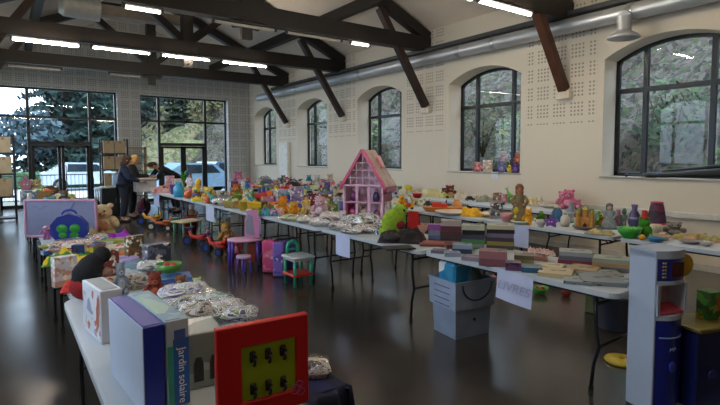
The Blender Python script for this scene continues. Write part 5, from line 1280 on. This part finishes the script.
# ------------------------------------------------------------------ under and beside the tables
def wall_sup(): pass
t = thing('plastic_crates', 'two nested white grey crates on the floor below the books', 'crate', (3.19, 2.99, 0), math.atan2(-.05, .40))
g = G()
def frust(g, x0, y0, x1, y1, z0, z1, e, m=0):
    v = [(x0+e, y0+e, z0), (x1-e, y0+e, z0), (x1-e, y1-e, z0), (x0+e, y1-e, z0), (x0, y0, z1), (x1, y0, z1), (x1, y1, z1), (x0, y1, z1)]
    g.add(v, [(3, 2, 1, 0), (0, 1, 5, 4), (1, 2, 6, 5), (2, 3, 7, 6), (3, 0, 4, 7)], m)
frust(g, 0, 0, .42, .34, 0, .30, .014); g.out('lower_crate', mat('#7f8ca4', .4), t)
g = G(); frust(g, -.022, -.022, .442, .362, .27, .52, .004); frust(g, .0, .0, .42, .34, .27, .519, .008)
for q_ in ((.21, -.02, .46, .012), (.21, .36, .46, .012)): g.box((q_[0], q_[1], .515), (q_[2]+.02, .014, .016))
for q_ in (-.02, .44): g.box((q_, .17, .515), (.014, .38, .016))
g.out('upper_crate', mat('#8f9cb4', .4), t)
g = G()
for k in range(4): g.box((-.0235, .17, .46-.055*k), (.003, .22, .006))
g.out('printed_lines', mat('#30384a', .6), t, label='dark printed lines'); g = G(); g.cyl((.22, -.004, .16), (.22, .006, .16), .014, n=12); g.out('catch', mat('#15181c', .5), t)
g = G(); g.tube([(.21+.17*math.cos(a), -.045, .50+.15*math.sin(a)) for a in [PI+PI*k/12 for k in range(13)]], .008); g.out('carry_handle', mat('#20242b', .5), t)
t = thing('carrier_bag', 'blue and white printed carrier bag sticking out of the crates', 'bag', (3.19, 2.99, .281), math.atan2(-.05, .40))
g = G(); g.box((.13, .17, .20), (.22, .24, .38), b=.02); g.out('bag_body', pmat(['#1f7aa8', '#2a8fb4', '#1c6690', '#d8dcde', '#2f86b0'], 5, .35, 'EUCLIDEAN', warp=.3, bump=.4), t)
g = G(); g.tube([(.13+.05*math.cos(a), .05, .38+.06*math.sin(a)) for a in [PI*k/8 for k in range(9)]], .006, n=6); g.out('handle', pl('#d8dcde'), t)
t = thing('dark_carrier_bag', 'dark green grey bag in the right half of the crates', 'bag', (3.47, 3.08, .285), .1)
g = G(); g.sph((.0, .02, .20), (.12, .13, .20), n=16); g.out('bag_body', mat('#39443f', .6, noise=.4, bump=.6), t); g = G(); g.tube([(.02+.06*math.cos(a), .0, .36+.07*math.sin(a)) for a in [PI*k/8 for k in range(9)]], .01, n=6); g.out('strap', mat('#1c221f', .6), t)
# green and white child's desk chair
t = thing('toy_workbench', 'green plastic toy bench with white top and red shelf', 'toy furniture', (2.87, 5.40, 0), .0)
GR = pl('#1f9a78'); q_ = .27
for x in (.02, q_-.02):
    for y in (.02, .28): g = G(); g.tube([(x, y, 0), (x, y, .34)], .021, n=10); g.out('leg', GR, t)
g = G(); g.box((q_/2, .15, .36), (.32, .34, .035), b=.012); g.box((q_/2, .15, .335), (.28, .30, .03), b=.006); g.out('table_top', mat('#b8bcc0', .35), t, label='white top')
g = G(); g.box((q_/2, .15, .14), (.30, .31, .035), b=.01); g.out('shelf', pl('#c02a20'), t, label='red shelf')
g = G(); g.tube([(.06, .3, .34), (.06, .3, .47), (.09, .3, .52), (.135, .3, .53), (.18, .3, .52), (.21, .3, .47), (.21, .3, .34)], .024); g.box((.135, .3, .43), (.13, .02, .03), b=.006); g.out('back_arch', GR, t)
# bags behind it
for (px, py, w_, h_, c, c2, lab) in [(270, 274, 13, 34, '#c84878', '#d8788c', 'pink suitcase bag with bright panel under the middle row'), (280, 278, 12, 36, '#7a60b4', '#5a4a9c', 'lilac purple suitcase right of the pink one'), (291, 272, 13, 32, '#3a2f6c', '#4a3c80', 'dark violet suitcase behind the green toy bench')]:
    p = at(px, py, Z=0); s = depth(p)/FPX; W_, H_ = w_*s, h_*s; v = p.xy.normalized()
    t = thing('suitcase', lab, 'suitcase', p+Vector((v.x, v.y, 0))*.1, math.atan2(-v.x, v.y)-.25, 'soft suitcases under the table')
    g = G(); g.box((0, 0, H_*.5), (W_, .16, H_*.96), b=.02); g.out('case_body', mat(c, .5, noise=.2), t); g = G(); g.box((0, -.083, H_*.42), (W_*.76, .012, H_*.6), b=.005); g.out('front_pocket', pmat([c, c2, c, '#d8b8c8'], 14, .5), t)
    g = G(); g.tube([(-.03, 0, H_*.97), (-.03, 0, H_+.03), (.03, 0, H_+.03), (.03, 0, H_*.97)], .007, n=6); g.out('handle', mat('#25222c', .5), t)
    for s_ in (-1, 1): g = G(); g.cyl((s_*W_*.35, -.06, .02), (s_*W_*.35+.01, -.06, .02), .02, n=10); g.out('wheel', mat('#1a1a1e', .6), t)
# purple vanity chair and table
t = thing('toy_vanity', "purple child's vanity table with pink top and pink tall back", 'toy furniture', (2.83, 6.85, 0), -.55)
PU = pl('#4f2f9c')
for x in (-.20, .20):
    for y in (-.13, .13): g = G(); g.tube([(x*1.05, y*1.05, 0), (x, y, .40)], .024, n=8); g.out('leg', PU, t)
g = G(); g.lathe([(0, .40), (.25, .40), (.26, .415), (.25, .43), (0, .43)], n=24, sy=.75); g.out('table_top', pl('#d49ab8'), t, label='pink top')
g = G(); g.prism([(-.02, .43), (.20, .43), (.21, .7), (.16, .82), (.09, .85), (.02, .8), (-.02, .68)], .03, 'y', (0, .10, 0)); g.out('back_panel', pl('#c88ab4'), t, label='pink back'); g = G(); g.prism([(.0, .48), (.12, .46), (.10, .74), (.04, .78), (0, .68)], .006, 'y', (0, .093, 0)); g.out('mirror', mat('#b8bcd8', .1, .5), t)
g = G(); g.box((.1, .02, .22), (.13, .1, .3), b=.01); g.out('drawer_unit', pl('#8a3a2c'), t, label='reddish drawer unit')
t = thing('toy_stool', 'small lilac stool in front of the purple vanity', 'stool', (2.66, 6.5, 0), .2)
g = G(); g.lathe([(0, .22), (.10, .22), (.105, .24), (.10, .255), (0, .255)], n=18); g.out('seat', pl('#c8a8cc'), t)
for a in (0.8, 2.4, 3.9, 5.5): g = G(); g.tube([(.08*math.cos(a), .08*math.sin(a), .22), (.1*math.cos(a), .1*math.sin(a), 0)], .013, n=6); g.out('leg', pl('#6a4ac0'), t)
t = thing('black_ring', 'black tyre like ring leaning under the table beside the pink suitcase', 'ring', (3.02, 6.45, 0), -.5)
g = G(); g.tube([(.13*math.cos(a), 0, .155+.13*math.sin(a)) for a in [2*PI*i/24 for i in range(24)]], .025, close=True); g.out('tyre', mat('#17171a', .7), t); g = G(); g.box((0, 0, .155), (.22, .02, .02)); g.box((0, 0, .155), (.02, .02, .22)); g.out('spokes', mat('#2c2c30', .5), t)
def trike(x, y, rz, c, c2, s, lab):
    t = thing('ride_on_toy', lab, 'ride-on toy', (x, y, 0), rz, 'ride-on toys under the middle row'); t.scale = (s, s, s)
    g = G(); g.tube([(-.22, 0, .16), (-.05, 0, .2), (.15, 0, .22), (.22, 0, .34)], [.04, .045, .04, .03], n=10); g.box((-.12, 0, .25), (.2, .17, .05), b=.02); g.tube([(-.22, 0, .22), (-.25, 0, .36)], .03); g.out('frame', pl(c), t)
    g = G(); g.tube([(.22, -.16, .42), (.2, -.05, .4), (.2, .05, .4), (.22, .16, .42)], .016); g.tube([(.22, 0, .34), (.2, 0, .4)], .02); g.out('handlebar', pl(c2), t)
    for (wx, wy, r_) in ((.26, 0, .12), (-.2, -.13, .09), (-.2, .13, .09)): g = G(); g.cyl((wx, wy-.03, r_), (wx, wy+.03, r_), r_, n=18); o = g.out('wheel', mat('#15161a', .6), t); g = G(); g.cyl((wx, wy-.034, r_), (wx, wy+.034, r_), r_*.5, n=14); g.out('hub', pl(c2), o)
trike(2.78, 8.9, 2.2, '#c02418', '#2a3c8c', .85, 'red ride-on toy with black wheel, left of the purple vanity')
trike(2.80, 8.0, 2.0, '#cc2a1c', '#1f3f8f', .85, 'red ride-on toy with blue wheels right beside the purple vanity')
trike(2.75, 12.3, 2.5, '#d8a01c', '#1f48b0', 0.9, 'yellow and blue ride-on toy nearest the standing women')
trike(2.74, 11.3, 2.6, '#d0641c', '#d8d0c0', .85, 'orange ride-on toy next to the red tub')
t = put('bucket', 190, 238, 17, 18, '#a81418', '#c83028', label='dark red tub on the floor under the middle row', Z=0)
t = put('doll', 192, 226, 14, 22, '#8a6a5a', '#b8c4e0', label='soft doll with pale blue cap sitting in front of the red tub', Z=0)
t = put('bucket', 176, 232, 7, 14, '#6a9a8c', '#d8d8d0', label='small pale green bucket left of the dark red tub', Z=0)
t = put('box', 222, 240, 16, 22, '#7c9a84', '#b8b0a4', label='pale green carton between red tub and red ride-on toys', Z=0)
t = thing('low_toy_table', 'low cream toy table top among the red ride-on toys', 'toy furniture', (2.80, 9.6, 0), .4)
g = G(); g.box((0, 0, .40), (.5, .36, .035), b=.012); g.out('table_top', pl('#cfc4a0'), t)
for x in (-.2, .2):
    for y in (-.13, .13): g = G(); g.tube([(x, y, 0), (x, y, .385)], .018, n=8); g.out('leg', pl('#4a8a6a'), t)
t = put('plush', 226, 246, 18, 24, '#c08a4a', '#d8a870', label='sandy orange soft toy left of the purple vanity', Z=0)
t = put('plush', 236, 256, 14, 20, '#b82c34', '#d08a90', label='red soft toy tucked behind the purple vanity legs', Z=0)
t = put('bag', 144, 216, 14, 20, '#6a2434', '#4a1c28', label='wine red bag on the floor behind the standing women', Z=0)
t = put('ball', 493, 285, 9, 9, '#c87078', label='pink ball on the floor between crates and paper sign', Z=0)
t = put('bowl', 540, 296, 16, 7, '#3f9a2c', '#8a1f1c', label='green bowl with dark red toys on the floor behind the paper sign', Z=0)
t = put('bag', 566, 297, 10, 9, '#8a2c20', '#5a1c18', label='small red bag on the floor right of the green bowl', Z=0)
t = thing('waste_bin', 'round grey plastic tub on the floor behind the white toy kitchen', 'bin', (4.72, 2.36, 0))
g = G(); g.lathe([(0, 0), (.17, 0), (.20, .30), (.215, .30), (.215, .33), (.19, .33), (.165, .03), (0, .03)], n=28); g.out('tub', mat('#5a6478', .4), t); g = G(); g.tube([(.2*math.cos(a), -.2*abs(math.sin(a)), .31+.02*math.sin(a)) for a in [PI*k/10 for k in range(11)]], .006); g.out('handle', mat('#2a2e36', .5), t)
t = thing('yellow_lid', 'round yellow lid lying on the floor beside the toy kitchen', 'lid', (3.93, 1.90, 0)); t.scale = (.85, .85, .85)
g = G(); g.lathe([(0, 0), (.14, 0), (.15, .015), (.14, .03), (0, .035)], n=26); g.out('lid_disc', pl('#c8a81c'), t); g = G(); g.cyl((0, 0, .033), (0, 0, .055), .02); g.out('knob', pl('#b8981c'), t)
t = thing('green_crate', 'dull green crate on the floor behind the grey tub', 'crate', (5.12, 2.62, 0), .1)
g = G(); g.box((0, 0, .15), (.45, .32, .3), b=.01); g.out('crate_body', mat('#5f6a48', .6), t); g = G(); g.box((0, 0, .31), (.47, .34, .02), b=.004); g.out('rim', mat('#6f7a54', .6), t)
# toy kitchen
t = thing('toy_kitchen', 'tall white toy kitchen column with dark blue curved front and keypad', 'toy kitchen', (3.27, 1.385, 0), math.atan2(-.30, .95)); t.scale = (1.2, 1, 1)
BL = pl('#17268c'); WH = mat('#a9b6cc', .4, noise=.03)
def arcf(x0, x1, y0, bul, n=10): return [(x0+(x1-x0)*k/n, y0-bul*math.sin(PI*k/n)) for k in range(n+1)]
def front(z0, z1, x0=.0, x1=.19, bul=.03, y0=0, back=.10): 
    P = arcf(x0, x1, y0, bul)+[(x1, back), (x0, back)]
    g_ = G(); g_.prism(P, z1-z0, 'z', (0, 0, z0)); return g_
g = G(); g.box((.0, .095, .52), (.014, .20, 1.04), b=.004); g.box((.095, .185, .52), (.19, .014, 1.04), b=.003); g.out('side_and_back_panel', WH, t, label='pale white side')
front(1.0, 1.05, -.007, .197, .035, 0, .195).out('top_cap', WH, t)
front(.86, 1.0, .0, .19, .034).out('control_band', BL, t, label='dark blue control band')
g = G()
for i in range(5):
    for j in range(2): g.box((.028+.013*j, -.020-.003*j, .975-.022*i), (.007, .006, .009))
g.out('keypad', pl('#c8b83c'), t, label='yellow keypad dots')
g = G(); g.prism(arcf(.075, .155, -.037, .004, 6)+[(.155, -.03), (.075, -.03)], .09, 'z', (0, 0, .885)); g.out('oven_window', mat('#4a1a1a', .25), t, label='dark red window')
front(.835, .86, -.004, .194, .036).out('upper_ledge', WH, t)
g = G(); g.box((.185, .03, .737), (.012, .12, .195)); g.box((.012, .0, .737), (.02, .03, .195)); g.box((.1, .09, .737), (.18, .01, .195), m=1); g.box((.1, .03, .66), (.16, .1, .03), r=(.35, 0, 0), m=2); g.out('open_niche', [WH, mat('#b89aac', .5), pl('#c8485c')], t, label='open niche with pink inside')
front(.61, .64, -.006, .196, .042).out('lower_ledge', WH, t)
front(.05, .61, .0, .19, .036).out('lower_door', BL, t, label='dark blue lower door')
g = G(); P = arcf(.02, .17, -.012, .03, 8); g.tube([(x, y-.004, .50) for x, y in P], .005, n=6); g.out('door_trim', mat('#7f93c0', .3), t, label='pale blue line')
text('MP', .034, mat('#8fa3d0', .5, noise=0), t, (.097, -.0375, .42), (PI/2, 0, 0), 'lettering', .0015)
g = G(); g.sph((.097, -.036, .31), (.022, .014, .036)); g.out('door_handle', mat('#2234a8', .3), t)
front(0, .05, .0, .19, .03).out('plinth', WH, t)
g = G(); g.box((.42, .04, .27), (.40, .24, .51), b=.01); g.out('counter_unit', mat('#14205c', .35), t); g = G(); g.box((.43, .03, .54), (.44, .28, .03), b=.008); g.out('counter_top', mat('#6a5f28', .4), t, label='dark yellow counter top')
g = G(); g.box((.40, .0, .012), (.42, .26, .024)); g.out('counter_plinth', WH, t); g = G(); g.cyl((.32, -.105, .25), (.32, -.1, .25), .03); g.out('hob_emblem', mat('#2c3f94', .4), t); g = G(); g.cyl((.24, .05, .93), (.24, .09, .93), .075, n=22); g.out('yellow_dial', pl('#c09a20'), t, label='yellow dial')
t = thing('fruit_box', 'green box printed with vegetables standing on the toy kitchen counter', 'box', (3.80, 1.27, .556), -.3)
g = G(); g.box((0, 0, .09), (.12, .1, .18), b=.003); g.out('box_body', pmat(['#2f6a2c', '#4a8a34', '#b8401c', '#d8a81c', '#2a4a24', '#7a9a3c'], 14, .45, 'EUCLIDEAN', warp=.3), t); g = G(); g.box((0, 0, .181), (.122, .102, .006)); g.out('lid', mat('#3a5a2c', .5), t)
t = thing('toy_melon', 'yellow toy fruit right of the green vegetable box', 'toy fruit', (3.92, 1.16, .556), 0)
g = G(); g.sph((0, 0, .045), (.06, .05, .045)); g.out('fruit_skin', pl('#d8a018'), t); g = G(); g.cyl((0, 0, .085), (0, .005, .10), .006); g.out('stalk', mat('#4a5a24', .6), t)

# ------------------------------------------------------------------ racks and stacks at the back wall
def rack(x, y, w_, tiers, lab, cols, rz=0):
    t = thing('storage_rack', lab, 'rack', (x, y, 0), rz); D = .45; H = 2.2
    for sx in (0, w_):
        for sy in (0, D): g = G(); g.box((sx, sy, H/2), (.05, .05, H)); g.out('post', mat('#14161c', .5), t)
    for z in (.08, .62, 1.20, 1.72): g = G(); g.box((w_/2, D/2, z), (w_, D, .04)); g.out('shelf', mat('#1a1c22', .5), t)
    return t
rk1 = rack(2.50, 17.5, .74, 4, 'black storage rack with tan cartons behind the standing women', 0)
rk2 = rack(-.62, 15.2, .80, 4, 'black storage rack with tan cartons at the left edge', 0)
for rk, base, w_, nm in ((rk1, (2.50, 17.5), .74, 'behind the women'), (rk2, (-.62, 15.2), .80, 'at the left edge')):
    for (zl, zn, hh) in ((1.741, 'on the top shelf', .40), (1.221, 'on the third shelf', .42), (.641, 'on the second shelf', .45)):
        for k in (0, 1):
            white = zl == 1.221 and False
            t = thing('carton', '%s tan carton %s of the black rack %s' % (('left', 'right')[k], zn, nm), 'box', (base[0]+w_*(.27+.46*k), base[1]+.22, zl), 0, 'tan cartons on the black racks')
            g = G(); g.box((0, 0, hh/2), (w_*.40, .36, hh), b=.005); g.out('box_body', mat('#b09a7a', .8, noise=.1), t); g = G(); g.box((0, 0, hh+.001), (.06, .36, .003)); g.box((0, -.181, hh-.04), (.06, .003, .08)); g.out('tape', mat('#8a7454', .5), t)
t = thing('wooden_shelf', 'small slatted wooden shelf between rack and right double doors', 'shelf', (3.30, 17.9, 0))
g = G()
for x in (.02, .60): g.box((x, .15, .98), (.035, .3, 1.96))
g.out('sides', mat('#8a6a40', .6, noise=.25), t)
for z in (.3, .75, 1.15, 1.4, 1.65, 1.92): g = G(); g.box((.31, .15, z), (.6, .28, .03)); g.out('shelf_board', mat('#6f5a3c', .6, noise=.25), t)
t = thing('side_table', 'small white table with papers left of the standing women', 'table', (2.35, 15.5, 0))
g = G(); g.box((0, 0, .72), (.7, .5, .04), b=.01); g.out('tabletop', TOPM, t)
for x in (-.3, .3):
    for y in (-.2, .2): g = G(); g.box((x, y, .35), (.035, .035, .70)); g.out('leg', LEGM, t)
t = thing('paper_pile', 'pile of white and lime papers on the small white table', 'papers', (2.30, 15.45, .741), .3)
g = G(); g.box((0, 0, .03), (.34, .24, .06), b=.004); g.out('paper_sheets', mat('#c9cbc8', .7), t); g = G(); g.box((.04, 0, .064), (.2, .16, .008), r=(0, 0, .3)); g.out('lime_folder', mat('#a8c02c', .5), t)
t = thing('paper_bag', 'pale blue paper bag on the small white table left of the women', 'bag', (2.58, 15.55, .741), 0)
g = G(); g.box((0, 0, .19), (.24, .14, .38), b=.01); g.out('bag_body', mat('#9fb4cc', .7), t); g = G(); g.tube([(.06*math.cos(a), 0, .38+.07*math.sin(a)) for a in [PI*k/8 for k in range(9)]], .006, n=6); g.out('handle', mat('#c8d0d8', .6), t)
t = thing('black_cabinet', 'low black cabinet beside the women, behind the left row', 'cabinet', (2.05, 14.6, 0), 0)
g = G(); g.box((.2, .2, .40), (.42, .4, .78), b=.01); g.out('cabinet_body', mat('#101318', .5), t); g = G(); g.box((.2, -.005, .4), (.36, .012, .66), b=.004); g.out('door', mat('#171a20', .45), t); g = G(); g.box((.33, -.018, .45), (.012, .014, .12)); g.out('handle', mat('#777', .3, .8), t)
# ------------------------------------------------------------------ people
def skin(pts, edges, rads, nm, m, parent, sub=2):
    me = bpy.data.meshes.new(nm); me.from_pydata(pts, edges, []); o = bpy.data.objects.new(nm, me); C.objects.link(o)
    md = o.modifiers.new('skin', 'SKIN'); md.use_smooth_shade = True
    for i, r_ in enumerate(rads): me.skin_vertices[0].data[i].radius = (r_, r_) if isinstance(r_, (int, float)) else r_
    me.skin_vertices[0].data[0].use_root = True
    s_ = o.modifiers.new('sub', 'SUBSURF'); s_.levels = sub; s_.render_levels = sub
    bpy.context.view_layer.update()
    m2 = bpy.data.meshes.new_from_object(o.evaluated_get(bpy.context.evaluated_depsgraph_get())); bpy.data.objects.remove(o)
    o = bpy.data.objects.new(nm, m2); C.objects.link(o); m2.materials.clear(); m2.materials.append(m)
    for p_ in m2.polygons: p_.use_smooth = True
    if parent: o.parent = parent
    return o
def person(lab, loc, rz, P, coat, hair, trousers, hairlong=True):
    """P: joints in local space, the figure faces -Y"""
    t = thing('person', lab, 'person', loc, rz)
    V = lambda k: Vector(P[k]); SK = mat('#c99a80', .55, noise=.05)
    pelvis, chest, neck, head = V('pelvis'), V('chest'), V('neck'), V('head')
    pts = [pelvis, chest, neck, head]; ed = [(0, 1), (1, 2), (2, 3)]; rd = [.13, .13, .055, .05]
    for s in ('l', 'r'):
        b = len(pts); pts += [V('sh'+s), V('el'+s), V('wr'+s), V('hip'+s), V('kn'+s), V('an'+s), V('to'+s)]
        ed += [(1, b), (b, b+1), (b+1, b+2), (0, b+3), (b+3, b+4), (b+4, b+5), (b+5, b+6)]; rd += [.062, .045, .03, .085, .06, .042, .035]
    up_ = (head-neck).normalized(); fc = (Vector(P['face'])).normalized(); rr = up_.cross(fc).normalized()
    body = skin([tuple(p_) for p_ in pts], ed, rd, 'body', SK, t)
    # head, face and hands are merged into the one body mesh
    g = G(); hc = head+up_*.06
    Mh = Matrix((rr, -fc, up_)).transposed().to_4x4(); Mh.translation = hc; g.M = Mh
    g.sph((0, 0, 0), (.076, .095, .115), n=18); g.sph((0, -.045, -.06), (.05, .05, .045)); g.sph((0, -.1, -.015), (.014, .02, .024)); g.sph((0, -.088, -.055), (.024, .012, .008), m=1)
    for s in (-1, 1): g.sph((s*.078, .0, -.01), (.012, .02, .032)); g.sph((s*.03, -.086, .012), .011, m=2)
    g.M = Matrix()
    for s in ('l', 'r'):
        w0 = V('wr'+s); d = (w0-V('el'+s)).normalized(); sd = d.cross(Vector((0, 0, 1))).normalized(); nn = sd.cross(d); pc = w0+d*.05
        Mq = Matrix((sd, d, nn)).transposed().to_4x4(); Mq.translation = pc; g.M = Mq; g.sph((0, 0, 0), (.042, .055, .018), n=12)
        for k, (fx, L) in enumerate(((-.03, .062), (-.01, .074), (.01, .070), (.03, .055))):
            g.tube([(fx, .03, 0), (fx*1.1, .03+L*.6, -.008), (fx*1.1, .03+L, -.030)], [.0095, .0085, .007], n=6)
        sgn = 1 if s == 'l' else -1; g.tube([(sgn*.032, -.02, 0), (sgn*.06, .015, -.012), (sgn*.058, .045, -.024)], [.012, .011, .008], n=6)
        g.M = Matrix()
    bm = bmesh.new(); bm.from_mesh(body.data); o2 = g.out('tmp', [SK, mat('#9a5a50', .5), mat('#1c1614', .2)]); bm.from_mesh(o2.data); bm.to_mesh(body.data); bm.free()
    body.data.materials.clear(); [body.data.materials.append(q) for q in (SK, mat('#9a5a50', .5), mat('#1c1614', .2))]; bpy.data.objects.remove(o2)
    low = pelvis-(chest-pelvis).normalized()*.10
    cp = [low, pelvis, (pelvis+chest)/2, chest, neck-up_*.02]; ce = [(0, 1), (1, 2), (2, 3), (3, 4)]; cr_ = [(.19, .15), (.185, .15), (.16, .135), (.19, .14), .07]
    for s in ('l', 'r'): b = len(cp); cp += [V('sh'+s), V('el'+s), V('wr'+s)-(V('wr'+s)-V('el'+s))*.08]; ce += [(3, b), (b, b+1), (b+1, b+2)]; cr_ += [.082, .066, .05]
    skin([tuple(p_) for p_ in cp], ce, cr_, 'coat', mat(coat, .85, noise=.2), t)
    tp = [pelvis]; te = []; tr = [.15]
    for s in ('l', 'r'): b = len(tp); tp += [V('hip'+s), V('kn'+s), V('an'+s)+Vector((0, 0, .03))]; te += [(0, b), (b, b+1), (b+1, b+2)]; tr += [.105, .08, .06]
    skin([tuple(p_) for p_ in tp], te, tr, 'trousers', mat(trousers, .85), t)
    for s in ('l', 'r'):
        a = V('an'+s); g = G(); q = V('to'+s)-a; ang = math.atan2(q.y, q.x)+PI/2; g.box((a.x+q.x*.4, a.y+q.y*.4, .035), (.09, .25, .07), r=(0, 0, ang), b=.025); g.out('shoe', mat('#15151a', .5), t)
    g = G(); g.M = Mh; g.sph((0, .02, .03), (.092, .105, .11), n=18)
    if hairlong: g.sph((0, .05, -.08), (.085, .06, .12), n=14); g.sph((.06, .0, -.04), (.03, .06, .1)); g.sph((-.06, .0, -.04), (.03, .06, .1))
    g.out('hair', mat(hair, .8, noise=.3, scale=30), t)
    return t
import bmesh
stand = dict(pelvis=(0, 0, .92), chest=(0, -.02, 1.25), neck=(0, -.03, 1.42), head=(0, -.06, 1.50), face=(0, -1, -.25),
    shl=(.17, -.02, 1.36), ell=(.23, -.12, 1.10), wrl=(.12, -.36, 1.06), shr=(-.17, -.02, 1.36), elr=(-.24, -.10, 1.10), wrr=(-.13, -.34, 1.03),
    hipl=(.10, 0, .86), knl=(.10, -.02, .48), anl=(.10, .02, .09), tol=(.12, -.12, .04), hipr=(-.10, 0, .86), knr=(-.11, -.01, .48), anr=(-.12, .04, .09), tor=(-.14, -.10, .04))
person('person in a long navy blue coat with brown hair, standing at the far table end', (2.38, 13.45, 0), R(80), stand, '#18233f', '#4a3226', '#171b2a').scale = (1.15, 1.15, .99)
s2 = dict(stand); s2['wrl'] = (.10, -.40, 1.12); s2['wrr'] = (-.12, -.42, 1.10)
person('blonde person in a black coat reaching towards the white carton', (2.70, 14.12, 0), R(75), s2, '#15161b', '#c09a5c', '#14151b').scale = (1.12, 1.12, 1)
bend = dict(pelvis=(0, .05, .92), chest=(0, -.30, 1.16), neck=(0, -.46, 1.24), head=(0, -.52, 1.26), face=(0, -.75, -.65),
    shl=(.17, -.36, 1.20), ell=(.22, -.50, 1.00), wrl=(.14, -.66, .86), shr=(-.17, -.36, 1.20), elr=(-.24, -.50, .98), wrr=(-.14, -.68, .86),
    hipl=(.10, .05, .86), knl=(.10, -.03, .48), anl=(.10, .04, .09), tol=(.12, -.10, .04), hipr=(-.10, .05, .86), knr=(-.11, -.02, .48), anr=(-.12, .05, .09), tor=(-.14, -.09, .04))
person('person in a black jacket bending over the far end of the middle row', (3.98, 14.80, 0), R(-80), bend, '#111218', '#3a261e', '#12131a', False).scale = (1.1, 1.1, 1.08)

# ------------------------------------------------------------------ labels of the small things: what they are, and what they are next to
seen = {}
items = [(t, d_, r_, x, y) for (t, d_, r_, x, y, l) in REG if d_]
named = [('the doll house', 363, 190), ('the cloaked doll', 521, 203), ('the maroon lamp', 656, 210)]
used = set(l for (*_, l) in REG if l)
for (t, d_, r_, x, y, l) in REG:
    if l is not None and not d_:
        t['label'] = l
for (t, d_, r_, x, y) in items:
    nb = sorted([((x-q[3])**2+(2*(y-q[4]))**2, q[1], q[3], q[4]) for q in items if q[0] is not t and q[1] != d_ and q[2] == r_]+[((x-q[1])**2+(2*(y-q[2]))**2+60, q[0], q[1], q[2]) for q in named])
    for (_, nd, nx, ny) in nb:
        dx, dy = x-nx, y-ny
        rel = 'left of' if dx < -abs(dy)*1.2 else 'right of' if dx > abs(dy)*1.2 else 'in front of' if dy > 0 else 'behind'
        lab = '%s %s %s on the %s' % (d_, rel, nd if nd.startswith('the ') else 'the '+nd, {'middle row': 'middle table row', 'third row': 'third table row', 'wall row': 'window wall tables', 'left row': 'left table row'}[r_])
        if lab not in used and len(lab.split()) <= 16: break
    used.add(lab); t['label'] = lab
grp = {}
for (t, d_, r_, x, y, l) in REG:
    if not t.get('group'): grp.setdefault((t['category'], r_), []).append(t)
for (c_, r_), ts in grp.items():
    if len(ts) > 1:
        for t in ts: t['group'] = '%s pieces on the %s' % (c_, r_ or 'left row and nearest tables')
